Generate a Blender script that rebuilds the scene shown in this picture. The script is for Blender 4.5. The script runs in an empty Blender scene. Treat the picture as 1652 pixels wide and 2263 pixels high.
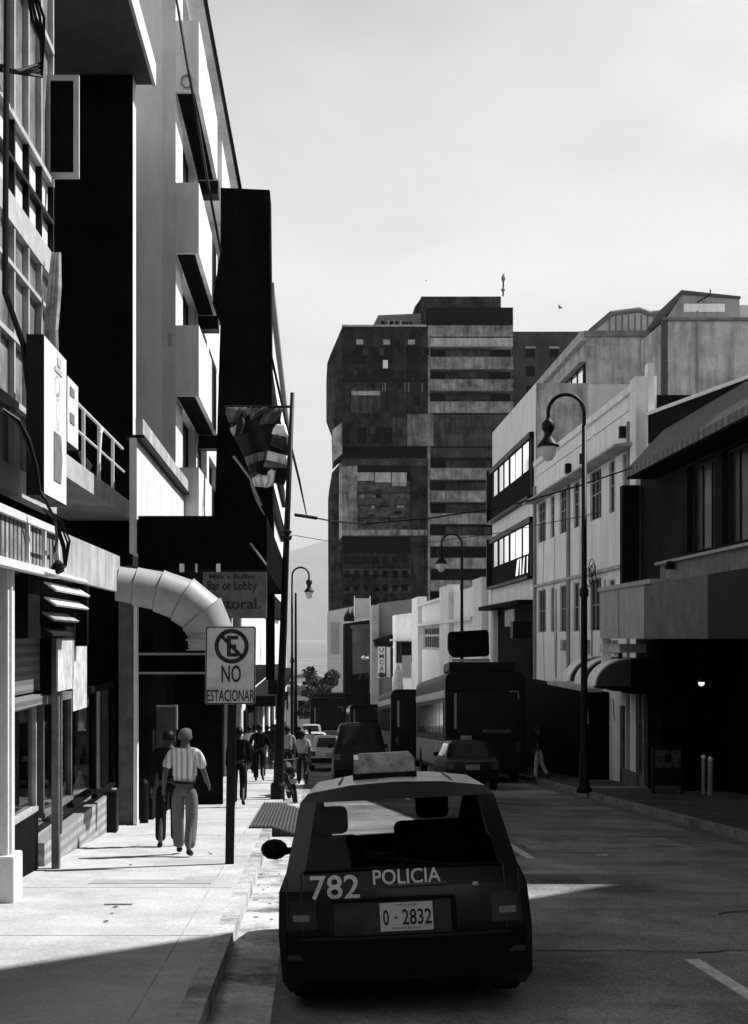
import bpy, bmesh, math, random
from mathutils import Vector, Matrix
random.seed(7)
scn = bpy.context.scene
col = scn.collection
R = math.radians

# ------------------------------------------------------------------ camera
cam_d = bpy.data.cameras.new('camera'); cam = bpy.data.objects.new('camera', cam_d); col.objects.link(cam)
cam.location = (0, 0, 2.0); cam.rotation_euler = (R(90), 0, 0)
cam_d.sensor_fit = 'HORIZONTAL'; cam_d.sensor_width = 36
cam_d.lens = 3098 / 1652 * 36
cam_d.shift_x = 0.0823; cam_d.shift_y = 0.1692
cam_d.clip_start = 0.1; cam_d.clip_end = 30000
scn.camera = cam
scn.render.resolution_x = 748; scn.render.resolution_y = 1024

# ------------------------------------------------------------------ light
SKY_LOW, SKY_HIGH = .04, .80         # red-filter look: deep overhead, pale haze low all round, boosted behind the viewer
SUN_AZ, SUN_EL = 20.0, 50.0      # sun stands to the right (+X), a little ahead (+Y)
w = bpy.data.worlds.new('World'); scn.world = w; w.use_nodes = True
nt = w.node_tree; nt.nodes.clear()
out = nt.nodes.new('ShaderNodeOutputWorld'); bg = nt.nodes.new('ShaderNodeBackground')
sky = nt.nodes.new('ShaderNodeTexSky'); sky.sky_type = 'NISHITA'; sky.sun_disc = False
sky.sun_elevation = R(SUN_EL); sky.sun_rotation = R(90 - SUN_AZ)
sky.dust_density = 3.5; sky.air_density = 1.2
bw = nt.nodes.new('ShaderNodeRGBToBW')
tc = nt.nodes.new('ShaderNodeTexCoord'); mp = nt.nodes.new('ShaderNodeMapping'); mp.inputs['Scale'].default_value = (1, 1, 2.6)
nz = nt.nodes.new('ShaderNodeTexNoise'); nz.inputs['Scale'].default_value = 2.6; nz.inputs['Detail'].default_value = 5; nz.inputs['Roughness'].default_value = .55
rp = nt.nodes.new('ShaderNodeMapRange'); rp.inputs['From Min'].default_value = .3; rp.inputs['From Max'].default_value = .7
rp.inputs['To Min'].default_value = .80; rp.inputs['To Max'].default_value = 1.2
ml = nt.nodes.new('ShaderNodeMath'); ml.operation = 'MULTIPLY'
L = nt.links.new
sx = nt.nodes.new('ShaderNodeSeparateXYZ'); L(tc.outputs['Generated'], sx.inputs[0])
def mr(src, a, b, c, d):
    n_ = nt.nodes.new('ShaderNodeMapRange'); n_.interpolation_type = 'SMOOTHSTEP'
    for k_, v_ in zip(('From Min', 'From Max', 'To Min', 'To Max'), (a, b, c, d)): n_.inputs[k_].default_value = v_
    L(src, n_.inputs['Value']); return n_.outputs[0]
def mm(a, b):
    n_ = nt.nodes.new('ShaderNodeMath'); n_.operation = 'MULTIPLY'; L(a, n_.inputs[0])
    if isinstance(b, float): n_.inputs[1].default_value = b
    else: L(b, n_.inputs[1])
    return n_.outputs[0]
rear_fill = mr(sx.outputs['Y'], -.8, 0., 2.1, 1.0); fz = mr(sx.outputs['Z'], .36, .66, 1.0, 0.0)  # unseen sky behind the viewer boosted to lift the shaded walls
bank = nt.nodes.new('ShaderNodeMapRange'); L(mm(rear_fill, fz), bank.inputs['Value']); bank.clamp = False; bank.inputs['To Min'].default_value = SKY_LOW; bank.inputs['To Max'].default_value = SKY_HIGH
L(sky.outputs[0], bw.inputs[0]); L(tc.outputs['Generated'], mp.inputs[0]); L(mp.outputs[0], nz.inputs['Vector'])
L(nz.outputs['Fac'], rp.inputs['Value']); L(bw.outputs[0], ml.inputs[0]); L(rp.outputs[0], ml.inputs[1])
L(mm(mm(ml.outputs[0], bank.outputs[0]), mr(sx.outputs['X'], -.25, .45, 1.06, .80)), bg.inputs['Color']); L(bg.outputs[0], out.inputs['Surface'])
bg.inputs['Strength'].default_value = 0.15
sd = bpy.data.lights.new('sun', 'SUN'); sd.energy = 4.5; sd.angle = R(.5); sd.color = (1, 1, 1)
sun = bpy.data.objects.new('sun', sd); col.objects.link(sun)
sdir = Vector((math.cos(R(SUN_EL)) * math.cos(R(SUN_AZ)), math.cos(R(SUN_EL)) * math.sin(R(SUN_AZ)), math.sin(R(SUN_EL))))
sun.rotation_euler = sdir.to_track_quat('Z', 'Y').to_euler(); sun.location = (20, 0, 40)
scn.view_settings.view_transform = 'Standard'; scn.view_settings.look = 'None'
scn.view_settings.exposure = 0.85; scn.view_settings.gamma = 1

# ------------------------------------------------------------------ measuring helpers
S, VX, HY = 3098., 690., 1411.      # focal length in photo units, vanishing point
SL = 0.0589                         # the street runs downhill away from the camera
def G(Y):
    if Y <= 170: return -SL * Y
    t = min(Y - 170, 130.)
    return -SL * 170 - SL * (t - t * t / 260.)
def P(x, y, Y): return Vector(((x - VX) * Y / S, Y, 2 + (HY - y) * Y / S))
def PX(x, Y): return (x - VX) * Y / S
def PZ(y, Y): return 2 + (HY - y) * Y / S
def YX(x, X): return X * S / (x - VX)

# ------------------------------------------------------------------ materials (grey values only: the photograph is black and white)
_m = {}
def mat(name, c, rough=.85, var=.12, scale=3., bump=.0, spec=.3, streak=0., metal=0., stain=0., coat=0., emit=0., speck=0.):
    if name in _m: return _m[name]
    m = bpy.data.materials.new(name); m.use_nodes = True; n = m.node_tree.nodes; l = m.node_tree.links.new
    b = n['Principled BSDF']; b.inputs['Roughness'].default_value = rough; b.inputs['Specular IOR Level'].default_value = spec
    b.inputs['Metallic'].default_value = metal
    if coat: b.inputs['Coat Weight'].default_value = coat; b.inputs['Coat Roughness'].default_value = .06
    t = n.new('ShaderNodeTexCoord')
    a = n.new('ShaderNodeTexNoise'); a.inputs['Scale'].default_value = scale; a.inputs['Detail'].default_value = 8; a.inputs['Roughness'].default_value = .65
    l(t.outputs['Object'], a.inputs['Vector'])
    r = n.new('ShaderNodeMapRange'); r.inputs['From Min'].default_value = .36; r.inputs['From Max'].default_value = .64
    r.inputs['To Min'].default_value = c * (1 - var); r.inputs['To Max'].default_value = min(.9, c * (1 + var)); l(a.outputs['Fac'], r.inputs['Value'])
    last = r.outputs[0]
    if streak:
        mpn = n.new('ShaderNodeMapping'); mpn.inputs['Scale'].default_value = (1.6, 1.6, .14); l(t.outputs['Object'], mpn.inputs[0])
        s = n.new('ShaderNodeTexNoise'); s.inputs['Scale'].default_value = 1.4; s.inputs['Detail'].default_value = 8; s.inputs['Roughness'].default_value = .7
        l(mpn.outputs[0], s.inputs['Vector'])
        q = n.new('ShaderNodeMapRange'); q.inputs['From Min'].default_value = .44; q.inputs['From Max'].default_value = .66
        q.inputs['To Min'].default_value = 1; q.inputs['To Max'].default_value = 1 - streak; l(s.outputs['Fac'], q.inputs['Value'])
        k = n.new('ShaderNodeMath'); k.operation = 'MULTIPLY'; l(last, k.inputs[0]); l(q.outputs[0], k.inputs[1]); last = k.outputs[0]
    if stain:
        s = n.new('ShaderNodeTexNoise'); s.inputs['Scale'].default_value = scale * .28; s.inputs['Detail'].default_value = 10; s.inputs['Roughness'].default_value = .75
        l(t.outputs['Object'], s.inputs['Vector'])
        q = n.new('ShaderNodeMapRange'); q.inputs['From Min'].default_value = .50; q.inputs['From Max'].default_value = .62
        q.inputs['To Min'].default_value = 1; q.inputs['To Max'].default_value = 1 - stain; l(s.outputs['Fac'], q.inputs['Value'])
        k = n.new('ShaderNodeMath'); k.operation = 'MULTIPLY'; l(last, k.inputs[0]); l(q.outputs[0], k.inputs[1]); last = k.outputs[0]
    if speck:
        s = n.new('ShaderNodeTexNoise'); s.inputs['Scale'].default_value = 34; s.inputs['Detail'].default_value = 4; s.inputs['Roughness'].default_value = .8
        l(t.outputs['Object'], s.inputs['Vector'])
        q = n.new('ShaderNodeMapRange'); q.inputs['From Min'].default_value = .41; q.inputs['From Max'].default_value = .59
        q.inputs['To Min'].default_value = 1 - speck; q.inputs['To Max'].default_value = 1 + speck; l(s.outputs['Fac'], q.inputs['Value'])
        k = n.new('ShaderNodeMath'); k.operation = 'MULTIPLY'; l(last, k.inputs[0]); l(q.outputs[0], k.inputs[1]); last = k.outputs[0]
    l(last, b.inputs['Base Color'])
    if bump:
        bn = n.new('ShaderNodeBump'); bn.inputs['Strength'].default_value = bump; bn.inputs['Distance'].default_value = .02
        f = n.new('ShaderNodeTexNoise'); f.inputs['Scale'].default_value = scale * 14; f.inputs['Detail'].default_value = 6
        l(t.outputs['Object'], f.inputs['Vector']); l(f.outputs['Fac'], bn.inputs['Height']); l(bn.outputs[0], b.inputs['Normal'])
    if emit: b.inputs['Emission Color'].default_value = (1, 1, 1, 1); b.inputs['Emission Strength'].default_value = emit
    _m[name] = m; return m

def see_through(name, tint, gloss=.08, fk=.9):
    if name in _m: return _m[name]
    m = bpy.data.materials.new(name); m.use_nodes = True; n = m.node_tree.nodes; l = m.node_tree.links.new; n.clear()
    o = n.new('ShaderNodeOutputMaterial'); mx = n.new('ShaderNodeMixShader'); tr = n.new('ShaderNodeBsdfTransparent'); gl = n.new('ShaderNodeBsdfGlossy')
    lw = n.new('ShaderNodeLayerWeight'); lw.inputs['Blend'].default_value = .5; pw = n.new('ShaderNodeMath'); pw.operation = 'POWER'; pw.inputs[1].default_value = 5; l(lw.outputs['Facing'], pw.inputs[0])
    fr = n.new('ShaderNodeMath'); fr.operation = 'MULTIPLY_ADD'; fr.inputs[1].default_value = fk; fr.inputs[2].default_value = .035 if fk > .5 else .008; l(pw.outputs[0], fr.inputs[0])
    tn = n.new('ShaderNodeTexNoise'); tn.inputs['Scale'].default_value = 6
    rr = n.new('ShaderNodeMapRange'); rr.inputs['To Min'].default_value = tint * .92; rr.inputs['To Max'].default_value = tint * 1.08
    l(tn.outputs['Fac'], rr.inputs['Value']); l(rr.outputs[0], tr.inputs['Color'])
    gl.inputs['Roughness'].default_value = gloss; gl.inputs['Color'].default_value = (.8, .8, .8, 1)
    l(fr.outputs[0], mx.inputs[0]); l(tr.outputs[0], mx.inputs[1]); l(gl.outputs[0], mx.inputs[2]); l(mx.outputs[0], o.inputs['Surface'])
    _m[name] = m; return m

def stripes(name, c1, c2, axis, freq, rough=.8, duty=.5, var=.1, spec=.2):
    """two greys alternating along an object axis"""
    if name in _m: return _m[name]
    m = mat(name, c1, rough=rough, var=var, spec=spec); n = m.node_tree.nodes; l = m.node_tree.links.new
    b = n['Principled BSDF']; old = b.inputs['Base Color'].links[0].from_socket
    t = n.new('ShaderNodeTexCoord'); sp = n.new('ShaderNodeSeparateXYZ'); l(t.outputs['Object'], sp.inputs[0])
    a = n.new('ShaderNodeMath'); a.operation = 'MULTIPLY'; a.inputs[1].default_value = freq; l(sp.outputs[axis], a.inputs[0])
    f = n.new('ShaderNodeMath'); f.operation = 'FRACT'; l(a.outputs[0], f.inputs[0])
    g = n.new('ShaderNodeMath'); g.operation = 'GREATER_THAN'; g.inputs[1].default_value = duty; l(f.outputs[0], g.inputs[0])
    mx = n.new('ShaderNodeMix'); mx.data_type = 'RGBA'; l(g.outputs[0], mx.inputs['Factor']); l(old, mx.inputs[6]); mx.inputs[7].default_value = (c2, c2, c2, 1)
    l(mx.outputs[2], b.inputs['Base Color']); return m

def translucent(name, c, share=.5):
    m = bpy.data.materials.new(name); m.use_nodes = True; n = m.node_tree.nodes; l = m.node_tree.links.new; n.clear()
    o = n.new('ShaderNodeOutputMaterial'); mx = n.new('ShaderNodeMixShader'); d = n.new('ShaderNodeBsdfDiffuse'); t = n.new('ShaderNodeBsdfTranslucent'); mx.inputs[0].default_value = share
    tn = n.new('ShaderNodeTexNoise'); tn.inputs['Scale'].default_value = 5; rr = n.new('ShaderNodeMapRange'); rr.inputs['To Min'].default_value = c * .8; rr.inputs['To Max'].default_value = min(.95, c * 1.15)
    l(tn.outputs['Fac'], rr.inputs['Value']); l(rr.outputs[0], d.inputs[0]); l(rr.outputs[0], t.inputs[0]); l(d.outputs[0], mx.inputs[1]); l(t.outputs[0], mx.inputs[2]); l(mx.outputs[0], o.inputs['Surface']); return m
# ------------------------------------------------------------------ mesh helpers
def org(p):
    v = Vector((0, 0, 0))
    while p is not None: v += p.location; p = p.parent
    return v
class MB:
    def __init__(s): s.v = []; s.f = []; s.m = []
    def add(s, vs, fs, m=0):
        o = len(s.v); s.v += [tuple(v) for v in vs]; s.f += [tuple(i + o for i in f) for f in fs]; s.m += [m] * len(fs); return s
    def box(s, x0, x1, y0, y1, z0, z1, m=0):
        vs = [(x, y, z) for z in (z0, z1) for y in (y0, y1) for x in (x0, x1)]
        return s.add(vs, [(0, 2, 3, 1), (4, 5, 7, 6), (0, 1, 5, 4), (2, 6, 7, 3), (0, 4, 6, 2), (1, 3, 7, 5)], m)
    def sbox(s, x0, x1, y0, y1, h0, h1, m=0):      # box lying along the slope of the street
        vs = [(x, y, G(y) + h) for h in (h0, h1) for y in (y0, y1) for x in (x0, x1)]
        return s.add(vs, [(0, 2, 3, 1), (4, 5, 7, 6), (0, 1, 5, 4), (2, 6, 7, 3), (0, 4, 6, 2), (1, 3, 7, 5)], m)
    def poly(s, pts, m=0): return s.add(pts, [tuple(range(len(pts)))], m)
    def ext(s, pts, d, m=0):                        # extrude a polygon by vector d
        n = len(pts); d = Vector(d); a = [Vector(p) for p in pts]; b = [p + d for p in a]
        fs = [tuple(range(n))[::-1], tuple(range(n, 2 * n))] + [(i, (i + 1) % n, n + (i + 1) % n, n + i) for i in range(n)]
        return s.add(a + b, fs, m)
    def tube(s, pts, r, n=8, m=0, cap=True):
        pts = [Vector(p) for p in pts]; k = len(pts); rs = r if isinstance(r, (list, tuple)) else [r] * k
        rings = []; up = None
        for i, p in enumerate(pts):
            t = (pts[min(i + 1, k - 1)] - pts[max(i - 1, 0)]).normalized()
            if up is None: up = t.orthogonal().normalized()
            up = (up - t * up.dot(t)).normalized(); sd_ = t.cross(up)
            rings.append([p + (up * math.cos(2 * math.pi * j / n) + sd_ * math.sin(2 * math.pi * j / n)) * rs[i] for j in range(n)])
        vs = [v for rg in rings for v in rg]; fs = []
        for i in range(k - 1):
            for j in range(n): fs.append((i * n + j, i * n + (j + 1) % n, (i + 1) * n + (j + 1) % n, (i + 1) * n + j))
        if cap: fs += [tuple(range(n))[::-1], tuple(range((k - 1) * n, k * n))]
        return s.add(vs, fs, m)
    def lathe(s, c, prof, n=16, m=0, ax='z'):
        vs = []; fs = []; k = len(prof)
        for r_, h in prof:
            for j in range(n):
                a = 2 * math.pi * j / n
                if ax == 'z': vs.append((c[0] + r_ * math.cos(a), c[1] + r_ * math.sin(a), c[2] + h))
                else: vs.append((c[0] + h, c[1] + r_ * math.cos(a), c[2] + r_ * math.sin(a)))
        for i in range(k - 1):
            for j in range(n): fs.append((i * n + j, i * n + (j + 1) % n, (i + 1) * n + (j + 1) % n, (i + 1) * n + j))
        fs += [tuple(range(n))[::-1], tuple(range((k - 1) * n, k * n))]
        return s.add(vs, fs, m)
    def build(s, name, mats, parent=None, smooth=False, bevel=0., fix=True):
        if not isinstance(mats, (list, tuple)): mats = [mats]
        o_ = org(parent); me = bpy.data.meshes.new(name)
        me.from_pydata([tuple(Vector(v) - o_) for v in s.v], [], s.f)
        for q in mats: me.materials.append(q)
        me.polygons.foreach_set('material_index', s.m)
        if smooth: me.polygons.foreach_set('use_smooth', [True] * len(me.polygons))
        if fix:
            b = bmesh.new(); b.from_mesh(me); bmesh.ops.recalc_face_normals(b, faces=b.faces); b.to_mesh(me); b.free()
        me.update(); ob = bpy.data.objects.new(name, me); col.objects.link(ob)
        if parent: ob.parent = parent
        if bevel:
            bm_ = ob.modifiers.new('bevel', 'BEVEL'); bm_.width = bevel; bm_.segments = 2; bm_.limit_method = 'ANGLE'
        return ob
def tag(o, label=None, cat=None, group=None, kind=None):
    if label: o['label'] = label
    if cat: o['category'] = cat
    if group: o['group'] = group
    if kind: o['kind'] = kind
    return o
def thing(name, label, cat, loc=(0, 0, 0), group=None):
    o = bpy.data.objects.new(name, None); o.empty_display_size = .3; o.location = loc; col.objects.link(o)
    return tag(o, label, cat, group)
def copy_tree(o, parent=None):
    c = o.copy(); col.objects.link(c); c.parent = parent
    for ch in list(o.children): copy_tree(ch, c)
    return c
def fit_text(name, txt, m, parent, o, ux, uz, wd, ht, depth=.006, sub=None, shear=0.):
    """lettering as thin solid mesh: lower-left corner o, along ux (reading direction), up uz"""
    cu = bpy.data.curves.new('t', 'FONT'); cu.body = txt; cu.resolution_u = 3; cu.offset = .012; cu.shear = shear
    ob = bpy.data.objects.new('t', cu); col.objects.link(ob)
    dg = bpy.context.evaluated_depsgraph_get(); me = bpy.data.meshes.new_from_object(ob.evaluated_get(dg))
    bpy.data.objects.remove(ob)
    xs = [v.co.x for v in me.vertices]; ys = [v.co.y for v in me.vertices]
    x0, x1, y0, y1 = min(xs), max(xs), min(ys), max(ys); o = Vector(o); ux = Vector(ux).normalized(); uz = Vector(uz).normalized()
    nrm = ux.cross(uz); mb = MB(); vs = [o + ux * ((v.co.x - x0) / (x1 - x0) * wd) + uz * ((v.co.y - y0) / (y1 - y0) * ht) for v in me.vertices]
    k = len(vs); fs = [tuple(p.vertices) for p in me.polygons]
    mb.add([v + nrm * depth for v in vs], fs)
    # rim
    ec = {}
    for f in fs:
        for a, b in zip(f, f[1:] + f[:1]): ec[(a, b)] = 1
    rim = [(a, b) for (a, b) in ec if (b, a) not in ec]
    mb.add([v + nrm * depth for v in vs] + vs, [(b, a, a + k, b + k) for a, b in rim])
    return mb.build(name, m, parent, fix=False)

def mapR(X): return lambda a, b, c: (X + c, a, b)       # right-hand facades, facing the street (-X)
def mapL(X): return lambda a, b, c: (X - c, a, b)       # left-hand facades, facing the street (+X)
def mapF(Y): return lambda a, b, c: (a, Y + c, b)       # walls facing the camera (-Y)
def wall(mb, f, a0, a1, b0, b1, holes, d=.18, m=0):
    As = sorted({a0, a1, *[h[0] for h in holes], *[h[1] for h in holes]}); Bs = sorted({b0, b1, *[h[2] for h in holes], *[h[3] for h in holes]})
    for i in range(len(As) - 1):
        for j in range(len(Bs) - 1):
            ca, cb = (As[i] + As[i + 1]) / 2, (Bs[j] + Bs[j + 1]) / 2
            if any(h[0] < ca < h[1] and h[2] < cb < h[3] for h in holes): continue
            mb.poly([f(As[i], Bs[j], 0), f(As[i + 1], Bs[j], 0), f(As[i + 1], Bs[j + 1], 0), f(As[i], Bs[j + 1], 0)], m)
    for h in holes:
        q = [(h[0], h[2]), (h[1], h[2]), (h[1], h[3]), (h[0], h[3])]
        for i in range(4):
            (p, r_), (s_, t_) = q[i], q[(i + 1) % 4]
            mb.poly([f(p, r_, 0), f(s_, t_, 0), f(s_, t_, d), f(p, r_, d)], m)
def fbox(mb, f, a0, a1, b0, b1, c0, c1, m=0):
    vs = [f(a, b, c) for c in (c0, c1) for b in (b0, b1) for a in (a0, a1)]
    mb.add(vs, [(0, 2, 3, 1), (4, 5, 7, 6), (0, 1, 5, 4), (2, 6, 7, 3), (0, 4, 6, 2), (1, 3, 7, 5)], m)
def window(parent, f, h, d, na, nb, mf, mg, fw=.05, bars=None):
    a0, a1, b0, b1 = h; m = MB(); t = .05
    fbox(m, f, a0, a1, b0, b0 + fw, d - t, d + .01); fbox(m, f, a0, a1, b1 - fw, b1, d - t, d + .01)
    fbox(m, f, a0, a0 + fw, b0 + fw, b1 - fw, d - t, d + .01); fbox(m, f, a1 - fw, a1, b0 + fw, b1 - fw, d - t, d + .01)
    for i in range(1, na):
        c = a0 + (a1 - a0) * i / na; fbox(m, f, c - fw * .3, c + fw * .3, b0 + fw, b1 - fw, d - t * .8, d)
    for i in (bars if bars else [k / nb for k in range(1, nb)]):
        c = b0 + (b1 - b0) * i; fbox(m, f, a0 + fw, a1 - fw, c - fw * .45, c + fw * .45, d - t * .9, d)
    w_ = m.build('window', mf, parent)
    g = MB(); g.poly([f(a0, b0, d - .008), f(a1, b0, d - .008), f(a1, b1, d - .008), f(a0, b1, d - .008)]); g.build('pane', mg, w_)
    return w_

# ------------------------------------------------------------------ palette
asphalt = mat('asphalt', .24, rough=1, var=.4, scale=.55, bump=.8, spec=.0, stain=.4, speck=.3)
patch_m = mat('asphalt_patch', .32, rough=.92, var=.35, scale=1.2, bump=.8, spec=.0, stain=.4, speck=.3)
shade_band = mat('asphalt_shade', .10, rough=.9, var=.3, scale=1.2, bump=.5, spec=.15)
concrete = mat('pavement_concrete', .44, rough=.9, var=.14, scale=1.3, bump=.5, spec=.2, stain=.22, speck=.14)
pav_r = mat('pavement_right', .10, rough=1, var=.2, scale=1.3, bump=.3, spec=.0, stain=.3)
kerbm = mat('kerb_concrete', .42, rough=.9, var=.3, scale=2.5, bump=.8, spec=.2, stain=.5, speck=.2)
gutterm = mat('gutter_concrete', .44, rough=.9, var=.35, scale=2.2, bump=.8, spec=.2, stain=.75, speck=.2)
paint = mat('road_paint', .62, rough=.8, var=.25, scale=9, stain=.2)
soil = mat('ground_soil', .16, var=.3, scale=.02)
white = mat('white_plaster', .70, var=.08, scale=1.2, bump=.2, streak=.18, speck=.05)
whitef = mat('white_frame', .66, rough=.6, var=.1, scale=4)
grey = mat('grey_plaster', .80, rough=.9, var=.07, scale=.9, bump=.2, streak=.2, speck=.06)
midg = mat('mid_grey_plaster', .30, var=.15, scale=.8, bump=.15, streak=.3)
beamc = mat('beam_concrete', .42, var=.2, scale=1.6, bump=.2, streak=.3)
dirty = mat('stained_concrete', .52, var=.3, scale=.9, bump=.3, streak=.55, stain=.45, speck=.1)
black = mat('black_cladding', .004, rough=.8, var=.6, scale=.8, spec=.02)
blackp = mat('black_paint', .006, rough=.5, var=.2, spec=.12)
soot = mat('dark_shop', .008, rough=.85, var=.6, scale=1.1, spec=.03)
ironm = mat('black_iron', .007, rough=.5, var=.3, spec=.15)
glassd = mat('dark_glass', .015, rough=.12, var=.5, scale=.7, spec=.5)
glassm = mat('mirror_glass', .05, rough=.03, var=.2, scale=.4, spec=1.0)
voidg = mat('unlit_glass', .006, rough=.6, var=.6, scale=1.2, spec=.05)
mirror = mat('mirror_pane', .85, rough=.05, var=.04, metal=1.)
glassi = mat('dull_glass', .03, rough=.35, var=.6, scale=1.3, spec=.3)
whitep = mat('sheer_white', .78, rough=.6, var=.08, scale=2)

# ------------------------------------------------------------------ ground, road, pavements
ys = [-60, -20] + list(range(0, 180, 10)) + list(range(180, 310, 10)) + [400, 700, 1500, 3000, 6000, 10000, 17000]
def strip(x0, x1, h, y0=-60, y1=320):
    mb = MB(); yy = [y for y in ys if y0 < y < y1]; yy = [y0] + yy + [y1]
    for a, b in zip(yy, yy[1:]): mb.poly([(x0, a, G(a) + h), (x1, a, G(a) + h), (x1, b, G(b) + h), (x0, b, G(b) + h)])
    return mb
g = MB()
for a, b in zip(ys, ys[1:]): g.poly([(-9000, a, G(a) - .12), (9000, a, G(a) - .12), (9000, b, G(b) - .12), (-9000, b, G(b) - .12)])
tag(g.build('ground', soil), kind='structure')
tag(strip(-.7, 7.2, 0).build('road', asphalt), kind='structure')
def block(x0, x1, h0, h1, y0, y1, name, m):
    mb = MB(); yy = [y0] + [y for y in ys if y0 < y < y1] + [y1]
    for a, b in zip(yy, yy[1:]):
        mb.sbox(x0, x1, a, b, h0, h1)
    return tag(mb.build(name, m), kind='structure')
block(-6.5, -.86, -.1, .15, -60, 300, 'sidewalk', concrete)
block(-.86, -.7, -.1, .148, -60, 300, 'kerb', kerbm)
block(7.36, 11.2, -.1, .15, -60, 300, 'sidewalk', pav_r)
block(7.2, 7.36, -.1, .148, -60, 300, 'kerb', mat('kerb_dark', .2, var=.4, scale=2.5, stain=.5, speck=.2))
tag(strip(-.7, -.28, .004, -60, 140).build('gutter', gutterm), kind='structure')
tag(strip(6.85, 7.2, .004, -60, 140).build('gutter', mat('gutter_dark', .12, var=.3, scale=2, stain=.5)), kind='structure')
# patches of older asphalt, then a painted band of shade, across the street
mb = MB()
for (x0, x1, y0, y1) in [(1.0, 3.9, 18.4, 19.7), (3.4, 6.0, 21.5, 24.)]: mb.sbox(x0, x1, y0, y1, -.05, .005)
tag(mb.build('road_patch_and_shade', patch_m), kind='structure')
mb = MB(); mb.sbox(2.2, 3.4, 17.45, 18.2, -.05, .006)  # band of shade beyond the sunlit wedge, painted dark on the road
tag(mb.build('road_patch_and_shade', shade_band), kind='structure')
tag(MB().sbox(4.25, 4.4, 20.9, 21.0, -.03, .012).build('road_fleck', paint), kind='structure')
mb = MB()
random.seed(21)
for (x, y, a) in ((1.9, 12.2, .3), (4.2, 14.5, 1.2), (5.3, 17.0, .2), (2.6, 22.5, .9), (5.6, 10.6, 1.5), (3.9, 11.2, .05)):
    p = Vector((x, y)); w_ = .012
    for k in range(14):
        a += random.uniform(-.5, .5); q = p + Vector((math.cos(a), math.sin(a))) * .16; nn = Vector((-math.sin(a), math.cos(a))) * w_ * random.uniform(.4, 1.3)
        mb.poly([(p.x - nn.x, p.y - nn.y, G(p.y) + .007), (q.x - nn.x, q.y - nn.y, G(q.y) + .007), (q.x + nn.x, q.y + nn.y, G(q.y) + .007), (p.x + nn.x, p.y + nn.y, G(p.y) + .007)]); p = q
tag(mb.build('road_crack', mat('crack_dark', .03, rough=1, spec=0.)), kind='structure')
mb = MB()
for _ in range(26):
    x = random.uniform(-.66, -.34) if random.random() < .6 else random.uniform(-2.9, -1); y = random.uniform(12, 24); r_ = random.uniform(.012, .035); z = G(y) + (.006 if x > -.7 else .156)
    mb.poly([(x + r_ * math.cos(t) * random.uniform(.6, 1.2), y + r_ * 2 * math.sin(t), z) for t in (0, 1, 2, 3, 4, 5)])
tag(mb.build('pavement_stain', mat('stain_dark', .12)), kind='structure')
# lane dashes
mb = MB()
def dash(y0, y1): mb.sbox(3.12, 3.24, y0, y1, -.04, .009)
dash(8.2, 11.75); dash(20.4, 25.2); dash(34, 38); dash(48, 52)
tag(mb.build('road_marking', paint), kind='structure')
# expansion joints and worn seams in the left pavement
mb = MB()
jm = mat('pavement_joint', .34, var=.3, scale=4)
for yy_ in (12.1, 15.6, 19.2, 22.8, 26.4, 30., 33.6, 38, 42, 46): mb.sbox(-3.3, -.9, yy_, yy_ + .012, .1, .153)
mb.sbox(-1.14, -1.125, 8, 60, .1, .153)
tag(mb.build('pavement_joint', jm), kind='structure')
mb = MB(); mb.sbox(-2.55, -1.15, 15.95, 16.35, .1, .156); mb.sbox(-1.5, -1.15, 16.35, 16.7, .1, .156)
tag(mb.build('pavement_patch', mat('pavement_patch', .33, var=.15, scale=3, bump=.3)), kind='structure')
mb = MB(); mb.sbox(-2.1, -1.82, 14.1, 14.2, .1, .154)
tag(mb.build('pavement_hole', mat('pavement_hole', .06)), kind='structure')
tag(MB().sbox(-6.4, -3.3, 12, 33, .1, .156).build('shop_apron', mat('apron', .44, var=.1, scale=2, stain=.15)), kind='structure')

# haze-blue ridge far away
hm = mat('hill_green', .10, rough=1, var=.4, scale=.004, spec=0)
mb = MB(); nx = 90; ny = 16
def ridge(x): return 345 + 40 * math.exp(-((x - 60) / 160) ** 2) + 26 * math.sin(x / 330. + 1) + 12 * math.sin(x / 90.) + .02 * abs(x)
vs = [];
for j in range(ny):
    t = j / (ny - 1)
    for i in range(nx):
        x = -3400 + 6800 * i / (nx - 1); n_ = math.sin(x / 140. + j) * 12 + math.sin(x / 61. + j * 2.1) * 7
        vs.append((x * 2.5, 13000 + 2200 * t, G(5200) - 2 + 2.5 * ((ridge(x) + 12) * math.sin(t * math.pi / 2) ** .8 + n_ * t * (1 - t) * 2)))
mb.add(vs, [(j * nx + i, j * nx + i + 1, (j + 1) * nx + i + 1, (j + 1) * nx + i) for j in range(ny - 1) for i in range(nx - 1)])
tag(mb.build('hills', hm, smooth=True), kind='structure')

# ================================================================== LEFT SIDE
# ---- corner shop with a glazed upper floor (nearest)
b = thing('shop_building', 'near left shop building with white framed upper windows and a long canopy', 'building', (-4, 14, G(14)))
mb = MB()
mb.box(-9, -4.6, 2, 18.0, -2.5, 14, 0)                              # mass behind the shops
mb.build('wall', soot, b)
mb = MB(); mb.box(-5, -3.6, 2, 14.2, 3.6, 17, 0); mb.build('wall', white, b)   # beyond the frame
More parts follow.
